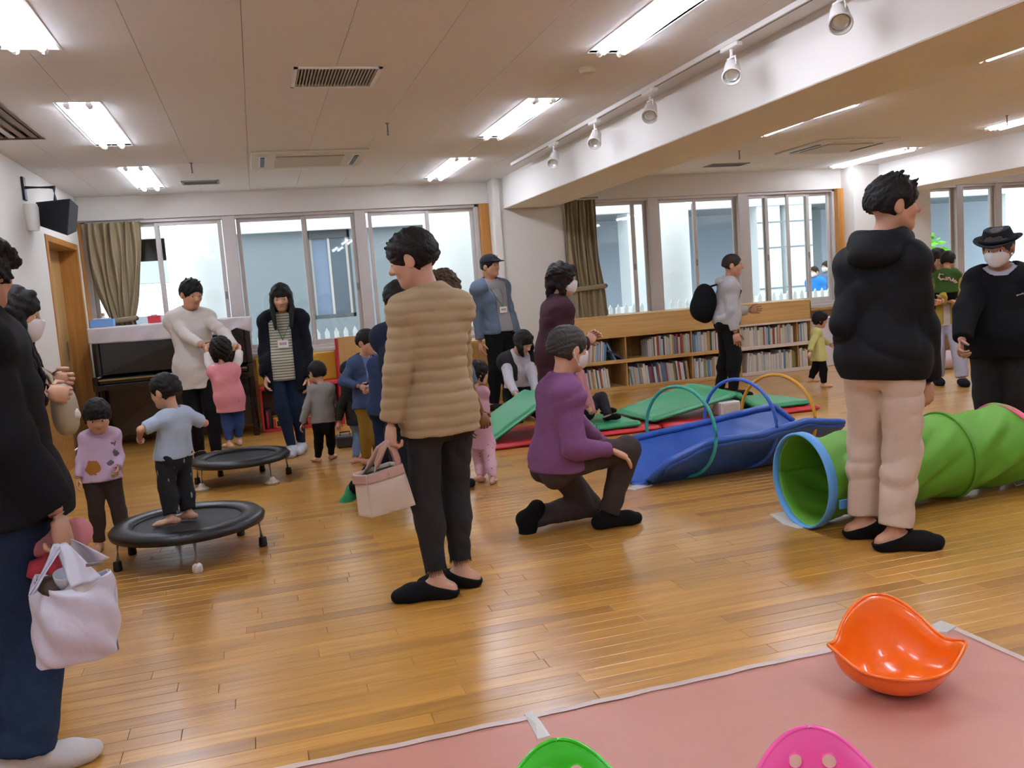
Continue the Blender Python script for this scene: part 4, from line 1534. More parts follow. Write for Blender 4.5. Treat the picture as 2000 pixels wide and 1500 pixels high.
def nets(V, lo, vox):
    s = V < 0
    n = np.array(V.shape) - 1
    cnt = np.zeros(n, np.int8)
    for c in _CO:
        cnt += s[c[0]:c[0] + n[0], c[1]:c[1] + n[1], c[2]:c[2] + n[2]]
    act = (cnt > 0) & (cnt < 8)
    A = np.argwhere(act)
    if not len(A):
        return np.zeros((0, 3)), np.zeros((0, 4), int)
    idm = np.full(n, -1, np.int64)
    idm[act] = np.arange(len(A))
    val = np.stack([V[A[:, 0] + c[0], A[:, 1] + c[1], A[:, 2] + c[2]] for c in _CO], 1)
    P = np.zeros((len(A), 3))
    w = np.zeros(len(A))
    for a, b in _ED:
        m = (val[:, a] < 0) != (val[:, b] < 0)
        t = val[m, a] / (val[m, a] - val[m, b])
        P[m] += _CO[a] + (_CO[b] - _CO[a]) * t[:, None]
        w[m] += 1
    verts = lo + (A + P / w[:, None]) * vox
    quads = []
    for ax in range(3):
        u, v = [(1, 2), (2, 0), (0, 1)][ax]
        sl0 = [slice(None)] * 3
        sl1 = [slice(None)] * 3
        sl0[ax], sl1[ax] = slice(0, -1), slice(1, None)
        s0, s1 = s[tuple(sl0)], s[tuple(sl1)]
        for inv in (0, 1):
            E = np.argwhere(s0 & ~s1 if not inv else ~s0 & s1)
            E = E[(E[:, u] > 0) & (E[:, v] > 0) & (E[:, u] < n[u]) & (E[:, v] < n[v])]
            du = np.zeros(3, int)
            dv = np.zeros(3, int)
            du[u], dv[v] = 1, 1
            q = [E - du - dv, E - dv, E, E - du]
            q = [idm[tuple(k.T)] for k in q]
            if inv:
                q = q[::-1]
            quads.append(np.stack(q, 1))
    Q = np.concatenate(quads)
    return verts, Q[(Q >= 0).all(1)]


def np_mesh(name, V, Q, m, parent, extra=None):
    """mesh from arrays (quads) plus an optional MB appended"""
    V = np.asarray(V, float).reshape(-1, 3)
    faces_l = []
    nq = len(Q)
    loops = np.asarray(Q).ravel()
    starts = np.arange(nq) * 4
    tot = np.full(nq, 4)
    if extra is not None and extra.v:
        b = len(V)
        V = np.vstack([V, np.array(extra.v)])
        fl = [np.array(f) + b for f in extra.f]
        ln = np.array([len(f) for f in fl])
        st = len(loops) + np.concatenate([[0], np.cumsum(ln)[:-1]])
        loops = np.concatenate([loops] + fl)
        starts = np.concatenate([starts, st])
        tot = np.concatenate([tot, ln])
    V = V - np.array(ORIG[parent.name])
    me = bpy.data.meshes.new(name)
    me.vertices.add(len(V))
    me.vertices.foreach_set('co', V.astype(np.float32).ravel())
    me.loops.add(len(loops))
    me.loops.foreach_set('vertex_index', loops.astype(np.int32))
    me.polygons.add(len(starts))
    me.polygons.foreach_set('loop_start', starts.astype(np.int32))
    me.polygons.foreach_set('use_smooth', np.ones(len(starts), bool))
    me.update(calc_edges=True)
    me.validate()
    me.materials.append(m)
    o = bpy.data.objects.new(name, me)
    COL.objects.link(o)
    o.parent = parent
    ORIG[o.name] = ORIG[parent.name]
    return o


def wrinkle(amp, fr, seed=0):
    """soft cloth folds: ridged waves bent by slower waves, stronger in patches"""
    r = np.random.RandomState(seed + 100)
    a, b, c = [nrm_(r.normal(size=3) * np.array([.6, .6, .5]) + np.array([0, 0, .9])) for _ in range(3)]
    d = nrm_(r.normal(size=3))
    ph = r.rand(5) * 6
    f2 = fr * 2.1

    def f(X):
        w1 = np.sin(X @ d * fr * .8 + ph[4])
        u = X @ a * f2 + ph[0] + 2.0 * np.sin(X @ b * fr * .6 + ph[1]) + 1.2 * w1
        v = X @ c * f2 * .8 + ph[2] + 1.8 * np.sin(X @ a * fr * .7 + ph[3]) - 1.5 * w1
        patch = .45 + .55 * np.sin(X @ b * fr * .45 + ph[2]) * np.sin(X @ d * fr * .5 + ph[1])
        return 1.7 * amp * ((.62 - np.abs(np.sin(u * .5)) ** .8) * patch + (.62 - np.abs(np.sin(v * .5)) ** .8) * (1 - patch) * .8)
    return f


def ik(a, c, l1, l2, pole):
    a, c = np.asarray(a, float), np.asarray(c, float)
    d = c - a
    D = np.linalg.norm(d)
    s_ = max(1.0, D / (.995 * (l1 + l2)))
    if D > .86 * (l1 + l2):
        s_ = D * 1.006 / (l1 + l2)
    l1, l2 = l1 * s_, l2 * s_
    x = (l1 * l1 - l2 * l2 + D * D) / (2 * D)
    h = math.sqrt(max(l1 * l1 - x * x, 0))
    u = d / D
    p = np.asarray(pole, float)
    p = nrm_(p - u * (p @ u))
    return a + u * x + p * h


def hand_mb(mb, w, d, pn, size, curl=.5, thumb=1, spread=.08):
    """w wrist, d direction of the fingers, pn direction the palm faces, thumb=+1/-1 side"""
    d, pn = nrm_(d), np.asarray(pn, float)
    pn = nrm_(pn - d * (pn @ d))
    lat = np.cross(d, pn) * thumb          # towards the thumb
    pl_ = .5 * size
    cs = [(0, .17), (.2, .2), (.6, .235), (.95, .235), (1.08, .2)]
    mb.tube([w + d * pl_ * t for t, _ in cs], [r * size for _, r in cs], 10, flat=(pn, .42))
    L = [.40, .46, .43, .33]
    for i in range(4):
        o = (1.5 - i) * .113 * size
        p = w + d * pl_ * (.98 - .03 * abs(i - 1)) + lat * o
        dr = nrm_(d + lat * (1.5 - i) * spread)
        pts, rad = [p - dr * .1 * size, p], [.05 * size, .056 * size]
        ang = 0
        for k, (f, c) in enumerate(((.45, .75), (.31, .95), (.24, .7))):
            ang += curl * c * (1 + .08 * i)
            q = dr * math.cos(ang) + pn * math.sin(ang)
            p = p + q * L[i] * size * f
            pts.append(p)
            rad.append((.052, .047, .036)[k] * size)
        pts.append(p + q * .02 * size)
        rad.append(.015 * size)
        mb.tube(pts, rad, 7)
    p = w + d * pl_ * .22 + lat * .14 * size + pn * .05 * size
    pts, rad = [p, p + nrm_(d * .55 + lat * .8 + pn * .25) * .2 * size], [.075 * size, .066 * size]
    q = nrm_(d * .9 + lat * (.45 - .3 * curl) + pn * (.3 + .5 * curl))
    pts += [pts[-1] + q * .17 * size, pts[-1] + q * .17 * size + nrm_(q + pn * .3 * curl) * .13 * size]
    rad += [.056 * size, .04 * size]
    pts.append(pts[-1] + q * .02 * size)
    rad.append(.018 * size)
    mb.tube(pts, rad, 7)


SKINS = {}


def skin(tone):
    return mat('skin_' + tone, tone, .5, .05, 20, 0)


def hair_mat(tone='17120f', curly=False):
    return mat('hair_' + tone + ('c' if curly else ''), tone, .6, .35, 90, .5 if curly else .3, 160, stretch=None if curly else (1, 1, .25), spec=.22)


class Person:
    def __init__(s, label, h, f, hd, pe, feet, hands, kid=0.0, hf=None, hp=0, hr=0, Y=None, w=1.0, tone='cc9a7c', elbow=None, knee=None, hh=None,
                 vox=.011, hvox=.007, footdir=None, hcurl=(.5, .5), hdir=(None, None), palm=(None, None), lean=0, bare=True, base=None, sw=None, ft=(None, None), noears=False, nko=(0, 0, 0)):
        """hd, pe, hands: world points; feet: ankle points"""
        s.h, s.kid, s.w = h, kid, w
        mixk = lambda a, b: a * (1 - kid) + b * kid
        s.mx = mixk
        s.f = math.radians(f)
        s.fw = np.array([math.sin(s.f), math.cos(s.f), 0])
        s.lf = np.array([-s.fw[1], s.fw[0], 0])
        ha = math.radians(f if hf is None else hf)
        hfw = np.array([math.sin(ha), math.cos(ha), 0])
        hlf = np.array([-hfw[1], hfw[0], 0])
        p = math.radians(hp)
        hup = np.array([0, 0, 1.0]) * math.cos(p) + hfw * math.sin(p)
        hfw = hfw * math.cos(p) - np.array([0, 0, 1]) * math.sin(p)
        rr = math.radians(hr)
        hup, hlf = hup * math.cos(rr) + hlf * math.sin(rr), hlf * math.cos(rr) - hup * math.sin(rr)
        s.hR = np.stack([-hlf, hfw, hup], 1)   # columns: right, forward, up
        s.hh = hh or h * mixk(.134, .2)
        s.hd = np.asarray(hd, float)
        s.pe = np.array(pe, float)
        if knee is None:
            # standing: hips as high as nearly straight legs carry them
            L = (mixk(.245, .2) + mixk(.238, .19)) * h * .99
            zs = []
            for a in feet:
                dxy = np.linalg.norm(np.asarray(a)[:2] - s.pe[:2])
                zs.append(a[2] + math.sqrt(max(L * L - min(dxy, .8 * L) ** 2, .1 * L * L)))
            s.pe[2] = min(zs)
        s.nk = s.hd - hup * s.hh * .62 - hfw * s.hh * .16 - np.array([0, 0, s.hh * mixk(.12, .02)]) + np.array(nko)
        ax = nrm_(s.nk - s.pe)
        s.ax = ax
        s.sc = s.nk - ax * h * mixk(.03, .03)
        sw = (sw or mixk(.083, .08)) * h * (.5 + .5 * w)
        s.sh = [s.sc + s.lf * sw - ax * h * .012, s.sc - s.lf * sw - ax * h * .012]
        s.hp = [s.pe + s.lf * h * mixk(.046, .048), s.pe - s.lf * h * mixk(.052, .05)]
        s.ch = s.sc * .72 + s.pe * .28
        s.wa = s.sc * .32 + s.pe * .68
        l1, l2 = mixk(.168, .145) * h, mixk(.15, .125) * h
        s.wr, s.el = [], []
        for i in (0, 1):
            sg = 1 if i == 0 else -1
            c = np.asarray(hands[i], float) if hands[i] is not None else s.sh[i] - np.array([0, 0, (l1 + l2) * .97]) + s.lf * sg * .05 * h + s.fw * .03 * h
            pole = -s.fw * .9 + s.lf * sg * .35 - np.array([0, 0, .2]) if elbow is None or elbow[i] is None else np.asarray(elbow[i], float)
            s.el.append(ik(s.sh[i], c, l1, l2, pole))
            s.wr.append(c)
        l1, l2 = mixk(.245, .2) * h, mixk(.238, .19) * h
        s.an, s.kn = [], []
        for i in (0, 1):
            c = np.asarray(feet[i], float)
            pole = s.fw + s.lf * (.1 if i == 0 else -.1) if knee is None or knee[i] is None else np.asarray(knee[i], float)
            s.kn.append(ik(s.hp[i], c, l1, l2, pole))
            s.an.append(c)
        fd = footdir or (f, f)
        s.fd = [np.array([math.sin(math.radians(a)), math.cos(math.radians(a)), 0]) if np.isscalar(a) else nrm_(a) for a in fd]
        s.fl = h * mixk(.15, .15)
        b = base if base is not None else (s.pe[0], s.pe[1], min(0, 0))
        s.root = thing('person', label, 'person', b)
        s.vox, s.hvox, s.tone = vox, hvox, tone
        s.hcurl, s.hdir, s.palm, s.bare = hcurl, hdir, palm, bare
        s.noears = noears
        s.body()

    # ---- local head frame -> world
    def H(s, x, y, z):
        return s.hd + s.hR @ (np.array([x, y, z]) * s.hh * .5)

    def hdist(s, r):
        return np.asarray(r, float) * s.hh * .5

    def head_field(s):
        F = Field()
        u = s.hh * .5
        k = .16 * u
        kid = s.kid
        F.ell(s.H(0, -.1, .26), s.hdist((.70 + .03 * kid, .84, .74)), s.hR, k)
        F.ell(s.H(0, .2, -.22), s.hdist((.54 + .06 * kid, .56, .72)), s.hR, k)
        F.cone(s.H(-.1, .5, -.78), s.H(.1, .5, -.78), .2 * u, k=.25 * u)
        for q in (-1, 1):
            F.cone(s.H(q * .4, .05, -.45), s.H(q * .2, .4, -.72), .2 * u, .18 * u, k=.25 * u)
            F.ell(s.H(q * .32, .5, -.2), s.hdist((.24, .2, .26)), s.hR, .2 * u)
            if not s.noears:
                F.ell(s.H(q * .7, -.08, -.08), s.hdist((.09, .2, .3)), s.hR, .05 * u)
        F.cone(s.H(-.3, .64, .16), s.H(.3, .64, .16), .12 * u, k=.2 * u)
        F.cone(s.H(0, .7, .1), s.H(0, .9 - .08 * kid, -.2), .07 * u, .125 * u, k=.1 * u)
        F.cone(s.H(-.1, .78, -.24), s.H(.1, .78, -.24), .075 * u, k=.08 * u)
        F.cone(s.H(-.15, .67, -.46), s.H(.15, .67, -.46), .075 * u, k=.07 * u)
        F.cone(s.H(-.12, .66, -.56), s.H(.12, .66, -.56), .075 * u, k=.07 * u)
        for q in (-1, 1):
            F.ell(s.H(q * .29, .79, .02), s.hdist((.15, .1, .1)), s.hR, .12 * u, sub=True)
        nr = s.mx(.43, .34) * u * (.55 + .45 * s.w)
        F.cone(s.H(0, -.14, -.45), s.nk - s.ax * .02, nr, nr * 1.12, k=.3 * u)
        F.cone(s.nk - s.ax * .03, s.ch, nr * 1.15, nr * 1.3, k=.02)
        return F

    def body(s):
        h, w = s.h, s.w
        V, Q = s.head_field().mesh(s.hvox)
        F = Field()
        s.torso(F, -.004)
        s.arms(F, -.001, 2.0)
        s.legs(F, -.004, 2.0)
        for i in (0, 1):
            s.foot(F, i, -.003)
        V2, Q2 = F.mesh(s.vox * (1.4 if s.kid < .9 else 1.15))
        Q = np.vstack([Q, Q2 + len(V)])
        V = np.vstack([V, V2])
        mb = MB()
        for i in (0, 1):
            d = s.wr[i] - s.el[i] if s.hdir[i] is None else s.hdir[i]
            sg = 1 if i == 0 else -1
            pn = -s.lf * sg + s.fw * .1 if s.palm[i] is None else s.palm[i]
            th = 1 if np.cross(nrm_(d), nrm_(pn)) @ s.fw > 0 else -1
            if s.palm[i] is not None:
                th = -1 if i == 0 else 1
            hand_mb(mb, s.wr[i], d, pn, h * s.mx(.108, .1), s.hcurl[i], th)
        s.bodyo = np_mesh('body', V, Q, skin(s.tone), s.root, mb)
        # eyes, brows, mouth
        u = s.hh * .5
        M_e = mat('eye_white', 'e8e0d8', .2, 0)
        M_i = mat('eye_dark', '16100c', .15, 0)
        for q in (-1, 1):
            c = s.H(q * .28, .675, .03)
            mb = MB().ball((0, 0, 0), (.13 * u, .07 * u, .062 * u), 10, 6)
            mb.v = [tuple(c + s.hR @ np.array(p)) for p in mb.v]
            e = mb.build('eye', M_e, s.root, smooth=True)
            mb = MB().ball((0, .04 * u, 0), (.055 * u, .045 * u, .058 * u), 8, 6)
            mb.v = [tuple(c + s.hR @ np.array(p)) for p in mb.v]
            mb.build('iris', M_i, e, smooth=True)
            MB().tube([s.H(q * .13, .75, .2), s.H(q * .28, .74, .25), s.H(q * .45, .64, .2)], [.025 * u, .035 * u, .02 * u], 6).build('eyebrow', M_i, s.root, smooth=True)
        MB().tube([s.H(-.19, .69, -.5), s.H(-.08, .745, -.515), s.H(.08, .745, -.515), s.H(.19, .69, -.5)], [.02 * u, .035 * u, .035 * u, .02 * u], 6).build('mouth', mat('lip_' + s.tone, 'a8625a', .5, 0), s.root, smooth=True)

    # ---- volumes shared by body and clothes (e = extra thickness)
    def torso(s, F, e, top=True, wide=1.0, belly=0):
        h, w = s.h, s.w * wide
        r = lambda a, b: s.mx(a, b) * h * w + e
        k = .03 * h
        F.cone(s.ch, s.wa, r(.088, .098), r(.078, .098), flat=(s.fw, .72), k=k)
        F.cone(s.wa, s.pe, r(.078, .096), r(.094, .1), flat=(s.fw, .76), k=k)
        F.cone(s.hp[0], s.hp[1], r(.052, .056), k=k)
        F.cone(s.sc - s.ax * .02 * h, s.ch, r(.06, .06), r(.09, .098), flat=(s.fw, .68), k=k)
        if top:
            F.cone(s.sh[0], s.sh[1], r(.042, .042), k=k)
            for i in (0, 1):
                F.cone(s.nk, s.sh[i], r(.028, .026), r(.04, .038), k=k)
        return F

    def arms(s, F, e, sl, e2=None, which=(0, 1), ra=1.0):
        h = s.h
        e2 = e if e2 is None else e2
        g = s.mx(1, 1.02)
        F.grp = 1
        for i in which:
            t1 = min(sl, 1)
            m = s.sh[i] + (s.el[i] - s.sh[i]) * t1
            last = sl <= 1
            F.cone(s.sh[i], m, .0295 * h * g * ra + e, (.0295 + (.0235 - .0295) * t1) * h * g * ra + e, k=.012 * h, cut='b' if last else '')
            if not last:
                t2 = sl - 1
                m2 = s.el[i] + (s.wr[i] - s.el[i]) * t2
                F.cone(s.el[i], m2, .0235 * h * g * ra + e, (.0235 + (.0155 - .0235) * t2) * h * g * ra + e2, k=.012 * h, cut='b')
        F.grp = 0
        return F

    def legs(s, F, e, ln, e2=None, which=(0, 1)):
        h = s.h
        e2 = e if e2 is None else e2
        for i in which:
            F.cone(s.hp[i], s.kn[i], s.mx(.05, .052) * h * (.5 + .5 * s.w) + e, .035 * h * (.4 + .6 * s.w) + (e + e2) / 2, k=.008 * h)
            t = ln - 1
            m = s.kn[i] + (s.an[i] - s.kn[i]) * t
            F.cone(s.kn[i], m, .034 * h * (.4 + .6 * s.w) + (e + e2) / 2, (.034 + (.021 - .034) * t) * h * (.5 + .5 * s.w) + e2, k=.008 * h, cut='b' if e > 0 else '')
            if e2 < .07:
                cb = s.kn[i] * .68 + s.an[i] * .32
                bk = nrm_(np.cross(np.cross(s.an[i] - s.kn[i], s.hp[i] - s.kn[i]), s.an[i] - s.kn[i]) + 1e-6)
                F.cone(s.kn[i], cb - s.fd[i] * .008 * h, .033 * h * (.4 + .6 * s.w) + min(e, .016), .033 * h * (.4 + .6 * s.w) + min(e, .016), k=.02 * h)
        return F

    def foot(s, F, i, e):
        h, L = s.h, s.fl
        a, d = s.an[i], s.fd[i]
        up = np.array([0, 0, 1.0])
        sole = a - up * (.036 * h) if abs(d[2]) < .2 else a + nrm_(np.cross(np.cross(d, up), d)) * -.036 * h
        rz = .021 * h
        hl = sole - d * .22 * L + up * rz
        bl = sole + d * .5 * L + up * rz * .9
        to = sole + d * .74 * L + up * rz * .75
        F.cone(a, hl + d * .02, .022 * h + e, .021 * h + e, k=.02 * h)
        F.cone(hl, bl, .021 * h + e, .019 * h + e, k=.02 * h)
        lat = np.cross(d, up)
        F.cone(bl - lat * .012 * h, to - lat * .008 * h, .018 * h + e, .014 * h + e, k=.015 * h)
        F.cone(bl + lat * .012 * h, to + lat * .01 * h - d * .06 * L, .018 * h + e, .013 * h + e, k=.015 * h)
        F.cone(a, bl, .02 * h + e, .016 * h + e, k=.02 * h)
        return F

    # ---- clothes
    def top(s, name, m, e=.012, sl=1.93, hem=None, e2=None, wr=.004, fr=26, neck=.0, wide=1.0, hemr=None, open_=None, disp=None, vox=None, collar=None, nosub=False, seed=0, ra=1.0, drop=0, label=None):
        """hem: height (m) where it ends; hemr: radius at the hem; open_: half width of the front opening"""
        F = Field()
        s.torso(F, e, wide=wide)
        s.arms(F, e * .9, sl, e2, ra=ra)
        hem = s.pe[2] - .03 * s.h if hem is None else hem
        h = s.h
        if hem < s.pe[2] + .05:
            b = np.array([s.pe[0], s.pe[1], hem - .03]) + s.fw * drop
            F.cone(s.pe, b, s.mx(.097, .103) * h * s.w * wide + e, hemr if hemr else s.mx(.1, .106) * h * s.w * wide + e * 1.3, flat=(s.fw, .78), k=.04 * h)
        if collar:
            rr, ch_ = collar
            c = s.nk + s.ax * ch_
            F.cone(s.nk - s.ax * .04, c, rr + .012, rr, k=.02, cut='b')
        F.clip((0, 0, hem), (0, 0, -1))
        wf = wrinkle(wr, fr, seed)
        F.disp = (lambda X: wf(X) + disp(X)) if disp else wf
        F.amp = wr * 1.7 + (.012 if disp else 0)
        if not nosub:
            nr = s.mx(.43, .34) * s.hh * .5 * (.55 + .45 * s.w)
            F.cone(s.nk - s.ax * .012 + s.fw * neck * .5, s.hd, nr + .006 + neck, nr + .03 + neck, sub=True, k=.012)
        if open_:
            R = np.stack([s.lf, s.fw, np.array([0, 0, 1.0])], 1)
            c = s.pe + s.fw * .3 * h
            c = c + np.array([0, 0, .1 * h])
            F.box(c, (open_, .29 * h, .75 * h), R, .015)
            F.cone(s.nk + s.fw * .02, s.ch + s.fw * .2 * h, .05 * h, open_ * .9, sub=True, k=.02)
        V, Q = F.mesh(vox or s.vox)
        o = np_mesh(name, V, Q, m, s.root)
        if label:
            o['label'] = label
        return o

    def pants(s, name, m, e=.01, ln=1.95, e2=None, wr=.004, fr=24, top=None, seed=1, vox=None, disp=None, skirt=0):
        F = Field()
        h = s.h
        r = lambda a, b: s.mx(a, b) * h * s.w + e
        top = s.pe + s.ax * .075 * h if top is None else s.pe + s.ax * top
        F.cone(s.wa, s.pe, r(.074, .09), r(.084, .09), flat=(s.fw, .76), k=.03 * h)
        F.cone(s.hp[0], s.hp[1], r(.05, .053), k=.03 * h)
        for i in (0, 1):
            F.cone(s.hp[i] - s.fw * .02 * h, s.hp[i] - s.fw * .022 * h - s.ax * .035 * h, r(.044, .044), k=.03 * h)
        F.grp = 1
        s.legs(F, e, ln, e2)
        F.grp = 0
        F.clip(top, s.ax)
        wf = wrinkle(wr, fr, seed)
        F.disp = (lambda X: wf(X) + disp(X)) if disp else wf
        F.amp = wr * 1.7 + .002
        V, Q = F.mesh(vox or s.vox)
        return np_mesh(name, V, Q, m, s.root)

    def socks(s, m, e=.004, name='sock', up=.0, vox=None, flat=None):
        for i in (0, 1):
            F = Field()
            s.foot(F, i, e)
            if up:
                F.cone(s.an[i], s.an[i] + nrm_(s.kn[i] - s.an[i]) * up, .021 * s.h + e, .022 * s.h + e, k=.01)
            elif abs(s.fd[i][2]) < .2:
                F.clip(s.an[i] + np.array([0, 0, .002 * s.h]) + s.fd[i] * 0, nrm_(np.array([0, 0, 1.0]) - s.fd[i] * .35))
            if s.an[i][2] < .15 and abs(s.fd[i][2]) < .3:
                F.clip((0, 0, .002), (0, 0, -1))
            V, Q = F.mesh(vox or max(.006, s.vox * .75))
            np_mesh(name, V, Q, m, s.root)

    def mask(s, m=None):
        F = Field()
        F.ell(s.H(0, .32, -.42), s.hdist((.6, .6, .5)), s.hR, .02)
        F.cone(s.H(0, .86, -.14), s.H(0, .68, -.6), .19 * s.hh * .5, .24 * s.hh * .5, k=.03)
        F.cone(s.H(-.3, .55, -.2), s.H(.3, .55, -.2), .2 * s.hh * .5, k=.03)
        F.clip(s.H(0, 0, -.02), s.hR[:, 2])
        F.clip(s.H(0, .08, 0), -s.hR[:, 1])
        F.clip(s.H(0, 0, -.93), -s.hR[:, 2])
        V, Q = F.mesh(s.hvox)
        mk = np_mesh('face_mask', V, Q, m or mat('mask_white', 'e4e0e2', .8, .02, 20), s.root)
        for q in (-1, 1):
            MB().tube([s.H(q * .52, .3, -.1), s.H(q * .7, -.02, .05), s.H(q * .74, -.22, -.05)], .006, 5).tube([s.H(q * .5, .25, -.7), s.H(q * .72, -.1, -.35), s.H(q * .74, -.2, -.1)], .006, 5).build('ear_loop', mat('mask_white', 'e4e0e2'), mk)

    def hair(s, style, m, thick=.1, amp=.012, fr=60, seed=0, fringe=.42, low=-.3, side=.05, extra=None, vox=None, name='hair'):
        """cap of hair over the skull, cut away from the face; extra(F) adds locks"""
        F = Field()
        u = s.hh * .5
        F.ell(s.H(0, -.1, .27), s.hdist((.72 + thick, .86 + thick, .76 + thick * .9)), s.hR, .1 * u)
        F.ell(s.H(0, -.36, -.02), s.hdist((.66 + thick * .8, .6 + thick * .7, .62)), s.hR, .2 * u)
        if extra:
            extra(F, u)
        wf = wrinkle(amp, fr, seed)
        wf2 = wrinkle(amp * .6, fr * 2.1, seed + 3)
        F.disp = lambda X: wf(X) + wf2(X)
        F.amp = amp * 2.4
        # face opening
        F.ell(s.H(0, 1.05, -.22), s.hdist((.62, .85, fringe + .22 + .0)), s.hR, .06 * u, sub=True)
        F.ell(s.H(0, .6, -.55), s.hdist((.9 if style == 'short' else .58, .62, .62)), s.hR, .06 * u, sub=True)
        if style == 'short':
            for q in (-1, 1):
                F.ell(s.H(q * .92, .04, -.28), s.hdist((.36, .36, .5)), s.hR, .05 * u, sub=True)
            F.clip(s.H(0, -.5, low), -(s.hR[:, 2] * .93 + s.hR[:, 1] * .37))
        V, Q = F.mesh(vox or s.hvox)
        return np_mesh(name, V, Q, m, s.root)


P3 = lambda u, v, Y: at_y(u, v, Y)


def AN(u, v, h, kid=0, z=0):
    """ankle above the floor contact seen at (u, v)"""
    p = at_z(u, v, z)
    return p + np.array([0, 0, .037 * h])


def AY(u, Y, h, z=0):
    """ankle on the floor at picture column u (near the horizon row for that depth)"""
    p = at_y(u, 900, Y)
    for _ in range(3):
        d_ = np.array([p[0], Y, z]) - np.array([0, 0, CAM_H])
        v = 750 - FPX * (d_ @ CU) / (d_ @ CF)
        p = at_y(u, v, Y)
    return np.array([p[0], Y, z + .037 * h])


def lanyard(pr, m, zc, badge=True, back=False):
    nr = .072
    a, b = pr.nk + pr.lf * nr + pr.fw * .0, pr.nk - pr.lf * nr
    c = pr.ch * .55 + pr.wa * .45 + pr.fw * (.115 * pr.h * .78 + .012)
    bk = pr.nk - pr.fw * .075 + pr.ax * .015
    up = pr.ch + pr.fw * (.088 * pr.h * .8 + .014)
    MB().tube([c, up + pr.lf * .05 + pr.ax * .05, a + pr.fw * .05, a + pr.ax * .02, bk, b + pr.ax * .02, b + pr.fw * .05, up - pr.lf * .05 + pr.ax * .05, c], .0045, 5).build('lanyard', m, pr.root)
    if badge:
        R = np.stack([pr.lf, pr.fw, np.array([0, 0, 1.0])], 1)
        q = c - np.array([0, 0, .035]) + pr.fw * .008
        MB().box(-.045, .045, -.003, .003, -.032, .032, bev=.002)
        mb = MB().box(-.045, .045, -.003, .003, -.032, .032, bev=.002)
        mb.v = [tuple(q + R @ np.array(p)) for p in mb.v]
        o = mb.build('name_badge', mat('badge_white', 'e2dcdc', .3, 0), pr.root)
        mb = MB().box(-.03, .03, .003, .0036, -.008, .014)
        mb.v = [tuple(q + R @ np.array(p)) for p in mb.v]
        mb.build('badge_print', mat('badge_print', 'b79aa0', .5, 0), o)
# ================================================================== THE PEOPLE
def cloth(name, hx, var=.1, scale=60, bump=.25, bs=350, rough=.9):
    return mat('cloth_' + name, hx, rough, var, scale, bump, bs, spec=.22)


def striped(name, base, line, freq, wd=.3, axis=2):
    """knit stripes woven into the cloth, along the object's height"""
    m = mat('cloth_' + name, base, .9, 0)
    h = NT(m)
    tc = h.new('ShaderNodeTexCoord')
    sp = h.new('ShaderNodeSeparateXYZ')
    h.link(tc.outputs['Object'], sp.inputs[0])
    mu = h.new('ShaderNodeMath', operation='MULTIPLY')
    mu.inputs[1].default_value = freq
    fr = h.new('ShaderNodeMath', operation='FRACT')
    lt = h.new('ShaderNodeMath', operation='LESS_THAN')
    lt.inputs[1].default_value = wd
    h.link(sp.outputs[axis], mu.inputs[0])
    h.link(mu.outputs[0], fr.inputs[0])
    h.link(fr.outputs[0], lt.inputs[0])
    mx = h.new('ShaderNodeMix', data_type='RGBA')
    mx.inputs[6].default_value = lin(base)
    mx.inputs[7].default_value = lin(line)
    h.link(lt.outputs[0], mx.inputs[0])
    h.link(mx.outputs[2], h.b.inputs['Base Color'])
    return m


def spotted(name, base, dot, sc, thr=.3, stretch=(1, 1, 1)):
    """small printed motif"""
    m = mat('cloth_' + name, base, .9, 0)
    h = NT(m)
    tc = h.new('ShaderNodeTexCoord')
    mp = h.new('ShaderNodeMapping')
    mp.inputs['Scale'].default_value = stretch
    vo = h.new('ShaderNodeTexVoronoi', i_Scale=sc)
    lt = h.new('ShaderNodeMath', operation='LESS_THAN')
    lt.inputs[1].default_value = thr
    h.link(tc.outputs['Object'], mp.inputs[0])
    h.link(mp.outputs[0], vo.inputs['Vector'])
    h.link(vo.outputs['Distance'], lt.inputs[0])
    mx = h.new('ShaderNodeMix', data_type='RGBA')
    mx.inputs[6].default_value = lin(base)
    mx.inputs[7].default_value = lin(dot)
    h.link(lt.outputs[0], mx.inputs[0])
    h.link(mx.outputs[2], h.b.inputs['Base Color'])
    return m


M_blackc = cloth('black', '0c0d0f', .1)
M_blackp = cloth('black_trousers', '0c0c0e', .1)
M_navy = cloth('navy_coat', '0e121b', .1)
M_denim = cloth('denim_blue', '22344f', .3, 25)
M_denimd = cloth('denim_dark', '18253a', .3, 25)
M_lany = mat('lanyard_green', '2e6a45', .6, 0)
M_sockb = cloth('black_sock', '101012', .1)
M_sockw = cloth('white_sock', 'd9d4d2', .05)
HB = hair_mat('15110f')
HBR = hair_mat('2a1c14')

